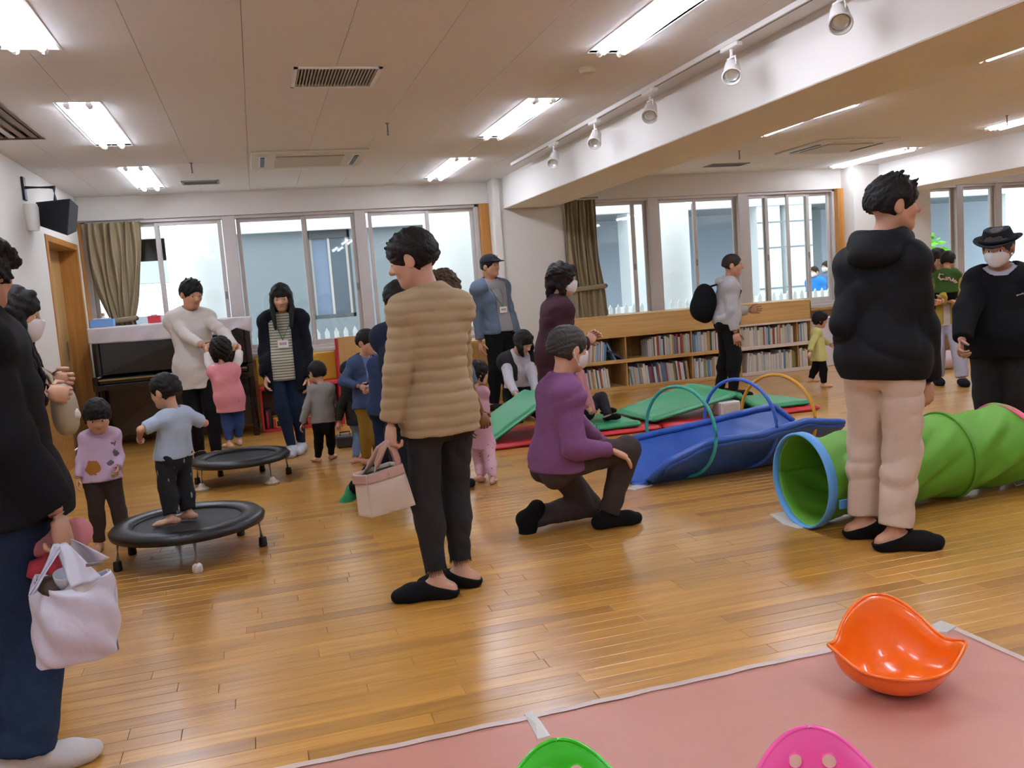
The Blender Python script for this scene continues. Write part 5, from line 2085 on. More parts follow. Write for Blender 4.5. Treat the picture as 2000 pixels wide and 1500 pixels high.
def hairfall(q, down, a0=62, tips=.5, r0=.22, r1=.15, n=13):
    """locks all round from one cheek over the back to the other; front ones fall forward on the chest"""
    def ex(F, u):
        for a in np.linspace(a0, 360 - a0, n):
            t = math.radians(a)
            fr = max(0, math.cos(t - (0 if t < PI else 0)) )
            p0 = q.H(math.sin(t) * .66, -.08 + math.cos(t) * .72, .22)
            dz = down * (1 if abs(a - 180) > 60 else .82)
            p1 = p0 + q.hR[:, 0] * math.sin(t) * .1 * u - np.array([0, 0, dz * .45 * u]) + q.fw * .02
            f_ = max(0, (abs(a - 180) - 60) / 60)
            p2 = p1 + q.fw * tips * f_ * u - np.array([0, 0, dz * .55 * u]) - q.hR[:, 0] * math.sin(t) * .12 * u
            F.cone(p0, p1, r0 * u, (r0 + r1) / 2 * u, k=.08 * u)
            F.cone(p1, p2, (r0 + r1) / 2 * u, r1 * .7 * u, k=.08 * u)
        for s_ in (-1, 1):
            F.cone(q.H(s_ * .25, .5, .82), q.H(s_ * .62, .3, .2), .16 * u, .14 * u, k=.1 * u)
    return ex


# ---- 1 person cut by the left edge, shopping bag in hand
Y = 2.78
p = Person('person in a black jacket and jeans cut by the left edge, holding a plastic bag', 1.58, 84, P3(-44, 530, Y), P3(20, 1015, Y),
           [AN(56, 1512, 1.58), AN(-30, 1490, 1.58)], [P3(-60, 1000, Y + .25), P3(112, 1004, Y - .16)], hf=25, hp=8, w=1.05,
           elbow=[None, (-.8, -.5, -.1)], hdir=(None, (.1, 0, -1)), palm=(None, (-.9, .35, 0)), hcurl=(.5, 1.0), vox=.009, hvox=.006, tone='b98a70')
p.top('jacket', M_blackc, .03, 1.9, hem=.76, wr=.008, fr=22, wide=1.08, ra=1.4, collar=(.07, .02))
p.pants('jeans', M_denim, .026, 1.96, e2=.046, wr=.006, fr=18)
p.socks(M_sockw, .004, up=.05)


def curls(F, u, q=p):
    r = np.random.RandomState(4)
    for i in range(46):
        a, b_ = r.rand() * 6.28, r.rand() * 2.2
        c = q.H(.82 * math.cos(a) * math.sin(b_), -.1 + .95 * math.sin(a) * math.sin(b_), .25 + .85 * math.cos(b_))
        F.ell(c, (.15 * u * (1 + .4 * r.rand()),) * 3, None, .04 * u)


p.hair('curly', hair_mat('1c1411', True), .12, .01, 90, 1, extra=curls)

# ---- 2 long haired woman with a mask behind the first
Y = 4.15
p = Person('long haired person in black with a white mask and beige bag at the left', 1.5, 60, P3(26, 616, Y), P3(10, 880, Y),
           [AY(20, Y, 1.5), AY(50, Y + .1, 1.5)], [P3(92, 742, Y + .05), P3(88, 765, Y - .12)], hf=80, hp=12, w=1.0, elbow=[None, (-.4, -.6, -.6)], hh=.235, hdir=((.5, .3, -.1), (.6, .2, -.2)), hcurl=(1.1, 1.1))
p.top('coat', M_blackc, .024, 1.9, hem=.55, wr=.006, hemr=.2)
p.pants('trousers', M_blackp, .016)
p.socks(M_sockb, .006)
p.mask()


p.hair('long', HB, .08, .005, 60, 2, fringe=.3, extra=hairfall(p, 2.6, 76, .6))
tb = thing('shoulder_bag', 'beige shoulder bag with a white fur ball at the left edge', 'bag', P3(126, 815, Y + .02))
c = P3(126, 800, Y + .02)
lump(c, (.055, .1, .12), 21, 18, 12, .06).build('bag_body', mat('bag_beige', 'a89a80', .6, .06), tb, smooth=True)
MB().tube([P3(110, 770, Y - .02), P3(98, 735, Y - .02), P3(78, 720, Y), P3(96, 728, Y + .05), P3(118, 768, Y + .06)], .01, 6).build('strap', mat('bag_beige', 'a89a80'), tb, smooth=True)
lump(P3(143, 812, Y), (.024, .024, .03), 6, 12, 8, .2).build('fur_ball', mat('fur_white', 'd5cec6', .95, .1, 60, .5), tb, smooth=True)

# ---- 3 girl in lavender
Y = 5.42
K = dict(kid=1.0, w=.9, vox=.0075, hvox=.0055)
p = Person('small child in a lavender printed shirt looking down beside the near trampoline', .92, 165, P3(190, 812, Y), P3(203, 958, Y + .02),
           [AN(246, 1066, .9), AN(196, 1074, .9)], [P3(230, 915, Y - .02), P3(153, 935, Y - .04)], hf=172, hp=26, footdir=(150, 185), **K)
lav = cloth('lavender', 'c9adc4', .05)
h = NT(lav)
# two printed blobs, brown and grey, on the front of the shirt
tc = h.new('ShaderNodeTexCoord')
prev = h.b.inputs['Base Color'].links[0].from_socket
for (u_, v_), rad, hx in (((177, 918), .042, 'a9702c'), ((216, 872), .022, '6e6266'), ((220, 890), .026, '6e6266'), ((212, 910), .02, '6e6266')):
    q = P3(u_, v_, Y - .1) - np.array(ORIG[p.root.name])
    fm = h.new('ShaderNodeMapping')
    fm.inputs['Scale'].default_value = (1, .15, 1)
    h.link(tc.outputs['Object'], fm.inputs[0])
    vd = h.new('ShaderNodeVectorMath', operation='DISTANCE')
    vd.inputs[1].default_value = (q[0], q[1] * .15, q[2])
    h.link(fm.outputs[0], vd.inputs[0])
    nz = h.new('ShaderNodeTexNoise', i_Scale=40.0)
    h.link(tc.outputs['Object'], nz.inputs['Vector'])
    ad = h.new('ShaderNodeMath', operation='MULTIPLY_ADD')
    ad.inputs[1].default_value = .03
    h.link(nz.outputs[0], ad.inputs[0])
    h.link(vd.outputs['Value'], ad.inputs[2])
    lt = h.new('ShaderNodeMath', operation='LESS_THAN')
    lt.inputs[1].default_value = rad + .015
    h.link(ad.outputs[0], lt.inputs[0])
    mx = h.new('ShaderNodeMix', data_type='RGBA')
    mx.inputs[7].default_value = lin(hx)
    h.link(lt.outputs[0], mx.inputs[0])
    h.link(prev, mx.inputs[6])
    prev = mx.outputs[2]
h.link(prev, h.b.inputs['Base Color'])
p.top('shirt', lav, .009, 1.93, hem=.385, wr=.003, fr=40)
p.pants('trousers', cloth('brown_trousers', '3d3029', .1), .009, 1.92, e2=.012, wr=.003, fr=40)


def bob(q, lowz=-.55, fringe=True):
    def ex(F, u):
        for s_ in (-1, 1):
            F.cone(q.H(s_ * .62, .1, .2), q.H(s_ * .6, .05, lowz), .2 * u, .16 * u, k=.15 * u)
            F.cone(q.H(s_ * .45, -.5, .1), q.H(s_ * .42, -.5, lowz), .25 * u, .2 * u, k=.2 * u)
            if fringe:
                F.cone(q.H(s_ * .1, .62, .7), q.H(s_ * .12, .84, .34), .14 * u, .08 * u, k=.1 * u)
                F.cone(q.H(s_ * .35, .5, .66), q.H(s_ * .38, .72, .3), .14 * u, .08 * u, k=.1 * u)
    return ex


p.hair('bob', HB, .08, .004, 90, 3, fringe=.24, extra=bob(p, -.35))

# ---- 4 boy on the near trampoline
Y = 5.0
zt = .19
p = Person('small child in a light blue shirt standing on the near trampoline', .88, 318, P3(322, 764, Y), P3(340, 902, Y),
           [AN(338, 1024, .8, z=zt), AN(372, 1014, .8, z=zt)], [P3(272, 856, Y - .02), P3(380, 815, Y + .18)], hf=300, hp=10, footdir=(262, 285), elbow=[(-1, -.5, -.3), (1, -.2, -.6)], hcurl=(.9, .9), **K)
p.top('t_shirt', cloth('pale_blue', 'aebccd', .05), .012, .85, hem=.535, wr=.004, fr=30, e2=.014, ra=1.15)
p.pants('trousers', spotted('black_print', '17171a', '8a8b92', 26, .15, (1, 1, .35)), .016, 1.85, e2=.02, wr=.005, fr=30)
p.hair('short', HB, .1, .005, 90, 4, fringe=.3, low=-.42)

# ---- 5 man in the white sweater
Y = 8.2
p = Person('man in a white sweater and black trousers leaning over to the girl in pink', 1.66, 165, P3(374, 574, Y), P3(385, 728, Y + .02),
           [AY(424, Y - .15, 1.66), AY(392, Y, 1.66)], [P3(462, 682, Y - .35), P3(396, 676, Y - .3)], hf=150, hp=20, w=1.0, elbow=[(1, .2, -.3), (-1, .1, -.6)], hh=.235, tone='c08c6c')
p.top('sweater', cloth('white_knit', 'd2c9c0', .06, 30, .4, 120), .012, 1.85, hem=.64, wr=.006, e2=.012)
p.pants('trousers', M_blackp, .01)
p.socks(M_sockb, .005)


def tuft(q, n, sd, rr=.13, up=.18):
    def ex(F, u):
        r = np.random.RandomState(sd)
        for i in range(n):
            a, b_ = r.rand() * 6.28, .15 + r.rand() * .95
            dx, dy, dz = math.cos(a) * math.sin(b_), math.sin(a) * math.sin(b_), math.cos(b_)
            c0 = q.H(.66 * dx, -.08 + .8 * dy, .3 + .72 * dz)
            c1 = q.H(.66 * dx * 1.15 + .08 * r.normal(), -.08 + .8 * dy * 1.12 + up * .6, .3 + .72 * dz * 1.1 + up * r.rand())
            F.cone(c0, c1, rr * u, rr * .35 * u, k=.06 * u)
    return ex


p.hair('short', HB, .09, .006, 70, 5, fringe=.42, low=-.3, extra=tuft(p, 26, 3))

# ---- 6 girl in the pink vest on the far trampoline
Y = 7.12
p = Person('small child in a pink vest and jeans standing on the far trampoline', .96, 12, P3(432, 683, Y), P3(450, 792, Y),
           [P3(449, 868, Y - .02), P3(467, 862, Y + .02)], [P3(404, 688, Y + .2), P3(468, 684, Y + .2)], hp=-8, footdir=(330, 350), elbow=[(-1, .1, -.9), (1, -.1, -.9)], **K)
p.top('sleeves', cloth('white_knit', 'd2c9c0'), .01, 1.8, hem=.62, wr=.004, e2=.012)
p.top('vest', cloth('pink_vest', 'd98a90', .05), .014, .3, hem=.52, wr=.004, hemr=.108)
p.pants('jeans', cloth('child_jeans', '33456e', .2, 25), .01, 1.8)
p.hair('bob', HB, .12, .007, 70, 6, extra=bob(p, -.75, False))

# ---- 7 woman in the striped top and navy coat
Y = 7.95
p = Person('woman in an open navy coat over a striped top by the red shelf', 1.57, 184, P3(549, 580, Y), P3(556, 735, Y),
           [AY(590, Y, 1.57), AY(572, Y - .1, 1.57)], [P3(600, 738, Y - .05), P3(520, 735, Y - .05)], hf=186, hp=20, w=.95, footdir=(195, 190), hh=.225)
p.top('striped_top', striped('stripes', 'b9b39c', '4c5148', 42, .3), .01, 1.5, hem=.66, wr=.004)
p.pants('jeans', M_denimd, .006, 1.93)
p.socks(cloth('pale_sock', 'b9bcc4', .05), .004, up=.06)
p.top('coat', M_navy, .028, 1.98, hem=.56, wr=.007, hemr=.19, open_=.095, ra=1.3, wide=1.02)
hd = Field()
for a in np.linspace(.5, PI - .5, 9):
    c = p.nk - p.ax * .015 + p.lf * math.cos(a) * .13 - p.fw * math.sin(a) * .1
    hd.ell(c, (.05, .05, .04), None, .03)
V, Q = hd.mesh(.01)
np_mesh('hood', V, Q, M_navy, p.root)
p.hair('long', HB, .07, .004, 60, 7, fringe=.26, extra=hairfall(p, 2.5, 64, .8))
lanyard(p, M_lany, 0)

# ---- 8 boy in the grey sweater
Y = 7.25
p = Person('small child in a grey sweater seen from behind near the red shelf', .86, 18, P3(619, 727, Y), P3(632, 826, Y),
           [AN(622, 903, .86), AN(648, 897, .86)], [P3(590, 828, Y), P3(662, 812, Y + .1)], hf=330, hp=8, footdir=(330, 30), **K)
p.top('sweater', cloth('grey_knit', '8f8c88', .06, 40, .4, 150), .014, 1.9, hem=.34, wr=.004, hemr=.115)
p.pants('trousers', M_blackp, .008, 1.9)
p.hair('short', HB, .08, .004, 90, 8, low=-.45)

# ---- 9 small boy in a dark jacket half hidden
Y = 7.22
p = Person('small child in a dark olive jacket half hidden beside the blue cardigan', .84, 95, P3(685, 726, Y), P3(698, 838, Y),
           [AN(694, 905, .84), AN(712, 897, .84)], [P3(705, 812, Y + .15), P3(662, 824, Y - .05)], hf=110, hp=12, footdir=(100, 80), tone='c99578', **K)
p.top('jacket', cloth('olive_dark', '2b2b26', .1), .016, 1.92, hem=.3, wr=.005)
p.pants('jeans', cloth('faded_jeans', '6b7d95', .2, 25), .009, 1.9)
p.hair('short', HB, .08, .004, 90, 9, low=-.4)

# ---- 10 boy in the blue cardigan
Y = 6.95
p = Person('child in a blue cardigan and mustard trousers holding his hands together', 1.1, 150, P3(717, 668, Y), P3(722, 790, Y),
           [AN(738, 905, 1.1), AN(716, 908, 1.1)], [P3(720, 757, Y - .14), P3(702, 755, Y - .12)], kid=.75, hf=140, hp=12, vox=.008, hvox=.006, elbow=[(1, 0, -.7), (-1, 0, -.7)], hcurl=(1, 1), tone='c99578', hh=.19)
p.top('t_shirt', cloth('light_blue_shirt', '6f86b8', .05), .005, .9, hem=.52, wr=.002)
p.pants('trousers', cloth('mustard', '8a6a26', .08), .012, 1.92)
p.top('cardigan', cloth('blue_cardigan', '42506f', .1), .016, 1.85, hem=.46, wr=.005, open_=.035)
p.hair('short', HB, .09, .004, 90, 10, fringe=.22, low=-.35, extra=bob(p, .05))

# ---- 12 dark haired child hidden behind the beige sleeve
Y = 6.5
p = Person('dark haired child in navy mostly hidden between blue cardigan and beige sleeve', 1.1, 40, P3(755, 668, Y), P3(752, 800, Y),
           [AY(745, Y, 1.1), AY(765, Y + .05, 1.1)], [P3(738, 790, Y), P3(775, 795, Y)], kid=.75, hf=50, vox=.01, hvox=.008, hh=.19)
p.top('shirt', cloth('navy_shirt', '2d3a58', .1), .014, 1.9, hem=.45)
p.pants('trousers', M_denimd, .01)
p.hair('bob', HB, .12, .006, 70, 12, extra=bob(p, -.6, False))

# ---- 11 woman with green socks behind the beige jacket
Y = 5.12
p = Person('person in black trousers and green socks hidden behind the woman in beige', 1.5, 205, P3(778, 588, Y), P3(800, 790, Y + .1),
           [AN(690, 972, 1.45), P3(852, 984, Y + .1)], [P3(815, 740, Y - .2), P3(790, 750, Y - .2)], hf=200, hp=15, footdir=((-.55, -.75, -.35), 200), hh=.22)
p.top('top', cloth('dark_navy', '20283c', .1), .016, 1.9, hem=.68)
p.pants('trousers', M_blackp, .016, 1.9)
p.socks(mat('cloth_green_sock', '1f7a4a', .9, .45, 30), .006, up=.03, flat=1)
p.hair('short', HB, .09, .005, 80, 11)

# ---- 13 curly brown haired person reaching to the child in pink pyjamas
Y = 5.5
p = Person('person with curly brown hair hidden behind the beige jacket, arm stretched out', 1.5, 75, P3(868, 566, Y), P3(872, 780, Y),
           [AY(862, Y, 1.5), AY(880, Y + .15, 1.5)], [P3(905, 822, Y + .1), P3(940, 806, Y - .1)], hf=70, hp=20, elbow=[(0, -.5, -1), (.1, -.5, -.9)], tone='8a5a3c', hh=.22)
p.top('shirt', cloth('grey_blue', '5d6776', .1), .016, 1.3, hem=.66, e2=.02, ra=1.3)
p.pants('trousers', M_denimd, .014)
p.socks(M_sockb, .006)


def curls2(F, u, q=p):
    r = np.random.RandomState(9)
    for i in range(60):
        a, b_ = r.rand() * 6.28, r.rand() * 2.1
        c = q.H(.8 * math.cos(a) * math.sin(b_), -.15 + .9 * math.sin(a) * math.sin(b_), .25 + .82 * math.cos(b_))
        F.ell(c, (.13 * u * (1 + .5 * r.rand()),) * 3, None, .03 * u)


p.hair('curly', hair_mat('4a3626', True), .1, .008, 100, 13, extra=curls2)

# ---- 14 child in pink pyjamas
Y = 5.92
p = Person('small child in pale pink spotted pyjamas behind the woman in the beige jacket', .84, 25, P3(934, 728, Y), P3(938, 838, Y),
           [AN(938, 942, .84), AN(962, 946, .84)], [P3(922, 815, Y + .1), P3(950, 818, Y + .12)], hf=75, hp=10, footdir=(285, 30), **K)
p.top('pyjama_top', cloth('pink_pyjama', 'cfa0ac', .05), .01, 1.8, wr=.003, hemr=.112)
p.pants('pyjama_trousers', spotted('pink_dots', 'cfa4ae', '9a5f74', 30, .18), .012, 1.9, e2=.008, wr=.004)
p.hair('bob', hair_mat('1e1614'), .09, .005, 80, 14, extra=bob(p, -.55, False))

# ---- 15 woman in the beige quilted jacket
Y = 3.62
p = Person('woman in a beige quilted jacket with her back turned, holding a tote bag', 1.6, 340, P3(805, 506, Y), P3(858, 812, Y),
           [AN(858, 1168, 1.6), AN(904, 1146, 1.6)], [P3(764, 826, Y - .06), P3(905, 775, Y + .22)], hf=296, hp=16, w=.88, footdir=(283, 290),
           elbow=[(-.3, -1, 0), (.1, .8, -.6)], nko=(-.01, 0, 0), vox=.0075, hvox=.0045, hh=.225, hdir=((-.12, .0, -1), None), palm=((.9, .35, .1), None), hcurl=(1.05, .6), tone='c4947a', sw=.079)


def quilt(X):
    s_ = X[:, 2] * 21 + .22 * np.sin(X[:, 0] * 5 + X[:, 1] * 4) + .04 * np.sin(X[:, 0] * 37) + .3
    g = np.abs(np.sin(s_ * PI))
    return .0075 * (1 - g ** .5)


p.top('quilted_jacket', cloth('beige_quilt', 'a58e6c', .05, 20, .15, 300, .7), .019, 1.97, hem=.725, wr=.002, fr=34, disp=quilt, hemr=.168, ra=1.12, e2=.022, neck=.004)
p.pants('jeans', cloth('charcoal_jeans', '2d2b2d', .22, 14), .007, 1.8, e2=.013, wr=.0045, fr=34)
for i in (0, 1):
    m_ = p.kn[i] + (p.an[i] - p.kn[i]) * .8
    ax_ = nrm_(p.an[i] - p.kn[i])
    u_, v_, _ = basis(ax_)
    r_ = np.random.RandomState(i)
    mb = MB()
    for a in np.linspace(0, 2 * PI, 40)[:-1]:
        rd = u_ * math.cos(a) + v_ * math.sin(a)
        L = .012 + .016 * r_.rand()
        mb.tube([m_ + rd * .044 - ax_ * .012, m_ + rd * (.045 + .006 * r_.rand()) + ax_ * L], [.0035, .0012], 4)
    o = mb.build('frayed_hem', cloth('charcoal_jeans', '2d2b2d'), p.root)
    o['kind'] = 'stuff'
p.socks(M_sockb, .006)
p.hair('short', hair_mat('1b1613'), .1, .005, 80, 15, fringe=.4, low=-.42, extra=tuft(p, 20, 8, .12, .1))
MB().tube([p.nk + p.hR[:, 0] * .062 * math.cos(a) + p.hR[:, 1] * .062 * math.sin(a) - p.ax * .004 for a in np.linspace(PI * .95, PI * 2.05, 14)], .006, 6).build('lanyard', M_lany, p.root, smooth=True)
WB = p.wr[0]
# tote bag hanging from her left hand
Yb = 3.56
t = thing('tote_bag', 'cream and pink canvas tote bag hanging from a hand', 'bag', P3(752, 1000, Yb))
TL, TR, BR, BL = P3(716, 928, Yb), P3(786, 905, Yb - .0), P3(812, 986, Yb), P3(726, 1012, Yb)
dep = np.array([-.085, -.035, -.0])
f0 = [TL, TR, BR, BL]


def bagface(off, bulge):
    def fn(u, v):
        q = (TL * (1 - u) + TR * u) * (1 - v) + (BL * (1 - u) + BR * u) * v
        return q + off + bulge * math.sin(PI * u) * math.sin(PI * min(1, v * 1.1)) + np.array([0, -.006, 0]) * math.sin(u * 9 + v * 4) * math.sin(PI * v)
    return fn


M_can = cloth('canvas_cream', 'd8cabb', .04, 30, .3, 400)
M_canp = cloth('canvas_pink', 'bf9c90', .04, 30, .3, 400)
mb = MB()
th_ = np.array([-.045, .075, .0])
mb.sheet(bagface(np.zeros(3), np.array([.0, -.018, 0])), 14, 14, thick=.003)
mb.sheet(lambda u, v: bagface(th_, np.array([-.02, .02, 0]))(1 - u, v), 14, 14, thick=.003)
mb.sheet(lambda u, v: (TL * (1 - v) + BL * v) + th_ * (1 - u) + np.array([-.02, 0, 0]) * math.sin(PI * u) * (1 - v), 8, 14, thick=.003)
mb.sheet(lambda u, v: (TR * (1 - v) + BR * v) + th_ * u + np.array([.012, 0, 0]) * math.sin(PI * u), 8, 14, thick=.003)
mb.sheet(lambda u, v: (BL * (1 - u) + BR * u) + th_ * v, 14, 8, thick=.003)
mb.build('bag_body', M_can, t, smooth=True)
mb = MB()
mb.sheet(lambda u, v: bagface(np.array([0, -.005, 0]), np.array([.0, -.018, 0]))(u, v * .22), 14, 5, thick=.003)
mb.sheet(lambda u, v: ((TL * (1 - v * .22) + BL * v * .22) + th_ * (1 - u) + np.array([-.026, -.002, 0]) * (.25 + math.sin(PI * u) * (1 - v * .22))), 8, 5, thick=.003)
mb.build('pink_band', M_canp, t, smooth=True)
hand_c = P3(752, 868, Yb - .02)
for pts in ([P3(730, 930, Yb), P3(737, 905, Yb), P3(747, 878, Yb - .02), P3(757, 866, Yb - .02), P3(769, 878, Yb - .01), P3(776, 896, Yb), P3(779, 912, Yb)],
            [P3(704, 938, Yb + .07), P3(722, 908, Yb + .06), P3(740, 876, Yb + .02), P3(755, 864, Yb), P3(764, 872, Yb + .02), P3(772, 892, Yb + .06), P3(774, 906, Yb + .07)]):
    MB().tube(pts, .014, 8, flat=((0, 1, 0), .3)).build('handle', M_canp, t, smooth=True)
MB().ball(bagface(np.zeros(3), np.zeros(3))(.55, .12) + np.array([0, -.018, 0]), .006, 8, 6).build('snap', M_chrome, t)
MB().sheet(lambda u, v: (TL * (1 - u) + TR * u) * (1 - .1) + (BL * (1 - u) + BR * u) * .1 + th_ * v, 4, 4, thick=.002).build('lining', cloth('dark_lining', '2a3024', .1), t)

# ---- 16 man in the cap and denim shirt
Y = 9.2
p = Person('man in a dark cap and an open denim shirt standing against the column', 1.72, 165, P3(958, 520, Y), P3(980, 672, Y),
           [AY(992, Y, 1.72), AY(966, Y, 1.72)], [P3(1014, 664, Y - .05), P3(938, 668, Y - .03)], hf=146, hp=0, w=1.0, hh=.232, tone='b98464')
p.top('t_shirt', cloth('grey_tee', '8d8788', .06), .008, .9, hem=.86, wr=.004)
p.pants('trousers', M_blackp, .016)
p.socks(M_sockb, .006)
p.top('denim_shirt', cloth('denim_shirt', '5c6878', .16, 25), .022, 1.9, hem=.84, wr=.007, open_=.075, hemr=.185)
p.hair('short', HB, .07, .004, 80, 16)
lanyard(p, M_lany, 0)
F = Field()
F.ell(p.H(0, -.1, .42), p.hdist((.84, .98, .74)), p.hR, .02)
F.cone(p.H(-.45, .78, .5), p.H(.45, .78, .5), .1 * .116, k=.02)
F.ell(p.H(0, .95, .42), p.hdist((.6, .62, .07)), p.hR, .02)
F.clip(p.H(0, 0, .36), -p.hR[:, 2])
V, Q = F.mesh(.0065)
cp = np_mesh('cap', V, Q, cloth('cap_dark', '24262a', .1), p.root)
MB().tube([p.H(-.12, .86, .75), p.H(-.05, .86, .9), p.H(.06, .86, .82), p.H(.12, .84, .95)], .006, 5).build('cap_emblem', mat('emblem_grey', 'a8a8a8', .6, 0), cp)

# ---- 17 woman kneeling by the green mat
Y = 8.25
p = Person('woman in a pale blouse and dark vest kneeling behind the raised green mat', 1.5, 170, P3(1022, 668, Y), (2.46, 8.42, .27),
           [(2.56, 8.5, .075), (2.4, 8.52, .075)], [P3(1052, 782, Y - .3), P3(1008, 772, Y - .3)], hf=150, hp=34, knee=[(.2, -1, -.15), (-.2, -1, -.15)], footdir=((0, 1, -.25), (0, 1, -.25)), hh=.22, tone='c8987c')
p.top('blouse', cloth('pale_blouse', 'b9b5bc', .05), .012, 1.85, hem=.33, wr=.006)
p.pants('trousers', M_blackp, .016)
p.socks(M_sockb, .006)
p.top('vest', cloth('dark_vest', '2c2a2b', .1), .02, .08, hem=.4, open_=.07, wr=.004)
p.hair('long', HB, .08, .004, 60, 17, fringe=.3, extra=hairfall(p, 1.3, 70, .1))

# ---- 18 woman in the maroon coat
Y = 6.25
p = Person('woman in a maroon knit coat and white mask standing in profile', 1.58, 95, P3(1098, 547, Y), P3(1086, 715, Y),
           [AY(1100, Y + .05, 1.58), AY(1085, Y - .1, 1.58)], [P3(1146, 662, Y + .02), P3(1150, 670, Y - .12)], hf=98, hp=4, w=1.0, elbow=[(-.6, .3, -1), (-.7, -.5, -.8)], hh=.225, hdir=((.3, -.3, .2), (.3, .3, .3)))
p.top('knit_coat', cloth('maroon_knit', '43252e', .14, 40, .5, 160), .024, 1.9, hem=.28, wr=.006, hemr=.19, ra=1.2)
p.pants('trousers', cloth('dark_plum', '2a2024', .1), .014)
p.socks(M_sockb, .006)
p.mask()


def waves(F, u, q=p):
    r = np.random.RandomState(2)
    for i in range(70):
        a, b_ = r.rand() * 6.28, r.rand() * 2.6
        if math.sin(a) > .45 and b_ > .9:
            continue
        c = q.H(.84 * math.cos(a) * math.sin(b_), -.2 + .85 * math.sin(a) * math.sin(b_), .05 + 1.0 * math.cos(b_))
        F.ell(c, (.17 * u * (1 + .4 * r.rand()),) * 3, None, .06 * u)
    for s_ in (-1, 1):
        F.cone(q.H(s_ * .6, -.1, 0), q.H(s_ * .62, -.1, -.85), .28 * u, .26 * u, k=.1 * u)
    F.cone(q.H(0, -.75, 0), q.H(0, -.8, -.95), .4 * u, .3 * u, k=.1 * u)
    F.cone(q.H(.1, .7, .85), q.H(-.1, .85, .66), .2 * u, .12 * u, k=.1 * u)


p.hair('wavy', hair_mat('1f1614', True), .14, .008, 70, 18, fringe=.4, extra=waves)
MB().tube([p.H(.5, -.55, .85), p.H(.55, -.6, .65), p.H(.62, -.62, .5)], .012, 6).build('hair_clip', mat('clip_tan', 'b38a5a', .4, 0), p.root)

# ---- 19 man kneeling in purple
Y = 4.28
p = Person('grey haired person in a purple fleece kneeling on one knee', 1.6, 88, P3(1110, 682, Y), P3(1086, 900, Y),
           [P3(1024, 1014, Y + .14), AN(1188, 1030, 1.6)], [P3(1180, 868, Y + .3), P3(1192, 878, Y - .14)], hf=76, hp=8, w=.9, sw=.072, knee=[(.5, .3, -1), (.9, .0, .8)], elbow=[None, (-.4, -.5, -.9)],
           footdir=((-.35, .1, -.9), 88), hdir=((.9, 0, -.2), (.85, -.1, -.5)), palm=((0, 0, -1), (-.35, .1, -.9)), hcurl=(.5, .35), vox=.0085, hvox=.0055, hh=.232)
p.top('fleece', cloth('purple_fleece', '7d4f78', .08, 40, .3, 250), .022, 1.95, hem=.36, wr=.006, fr=26, ra=1.05, collar=(.072, .045), e2=.012)
p.pants('trousers', cloth('grey_brown', '443a38', .1), .008, 1.93, e2=.022, wr=.006, fr=28)
p.socks(M_sockb, .006, up=.04)
p.mask()
p.hair('short', hair_mat('3c3835'), .08, .004, 90, 19, fringe=.45, low=-.4)

# ---- 20 child on the mat behind the kneeling man
Y = 7.15
p = Person('small child in pink and charcoal on the green mat behind the kneeling person', .9, 95, P3(1128, 690, Y), P3(1146, 800, Y),
           [P3(1188, 812, Y - .1), P3(1182, 800, Y + .12)], [P3(1160, 790, Y + .2), P3(1150, 795, Y - .16)], hf=90, hp=10, knee=[(.3, 0, 1), (.3, 0, 1)], footdir=(95, 85), **K)
p.top('shirt', cloth('pink_shirt', 'b97f84', .06), .014, 1.9, wr=.004)
p.pants('trousers', cloth('charcoal_child', '2e2c32', .1), .018, 1.95, e2=.02)
p.socks(M_sockb, .005)
p.hair('short', HB, .08, .004, 90, 20)

# ---- 21 man in the grey hoodie with a backpack
Y = 8.3
p = Person('man in a light grey hoodie with a black backpack by the bookcase', 1.63, 112, P3(1431, 518, Y), P3(1421, 650, Y),
           [AY(1405, Y + .1, 1.63), AY(1432, Y - .15, 1.63)], [P3(1462, 606, Y + .22), P3(1437, 650, Y - .2)], hf=122, hp=4, w=.98, elbow=[(-.5, .2, -1), (-.6, -.3, -.4)], hh=.228, tone='b07c60', hcurl=(.5, .4))
gh = cloth('light_grey_hoodie', 'a9a4a2', .05)
p.top('hoodie', gh, .022, 1.88, hem=.78, wr=.007, ra=1.2, e2=.018, hemr=.16)
F = Field()
for a in np.linspace(0, 2 * PI, 14)[:-1]:
    c = p.nk - p.ax * .0 + p.lf * math.cos(a) * .09 + p.fw * math.sin(a) * .075 - p.fw * .03
    F.ell(c, (.04, .04, .035 + .02 * (math.sin(a) < -.3)), None, .03)
V, Q = F.mesh(.011)
np_mesh('hood', V, Q, gh, p.root)
p.pants('trousers', M_blackp, .016)
p.socks(M_sockb, .006)
p.hair('short', hair_mat('2c231d'), .035, .002, 120, 21, fringe=.5)
t = thing('backpack', 'small black backpack on the back of the man in the grey hoodie', 'backpack', p.ch - p.fw * .22)
F = Field()
cb = p.ch * .5 + p.wa * .5 - p.fw * .24
F.ell(cb, (.13, .13, .21), None, .03)
F.ell(cb - p.fw * .07 - np.array([0, 0, .05]), (.09, .09, .12), None, .04)
V, Q = F.mesh(.012)
np_mesh('bag_body', V, Q, M_blackc, t)
for i in (0, 1):
    s0 = p.sh[i] * .7 + p.nk * .3
    MB().tube([cb + np.array([0, 0, .17]) + p.fw * .05, s0 + p.ax * .055, s0 + p.fw * .12 - p.ax * .06, p.wa + (p.sh[i] - p.sc) * .9 + p.fw * .05, cb - np.array([0, 0, .15]) + p.fw * .05], .014, 6, flat=(p.fw, .5)).build('strap', M_blackc, t, smooth=True)

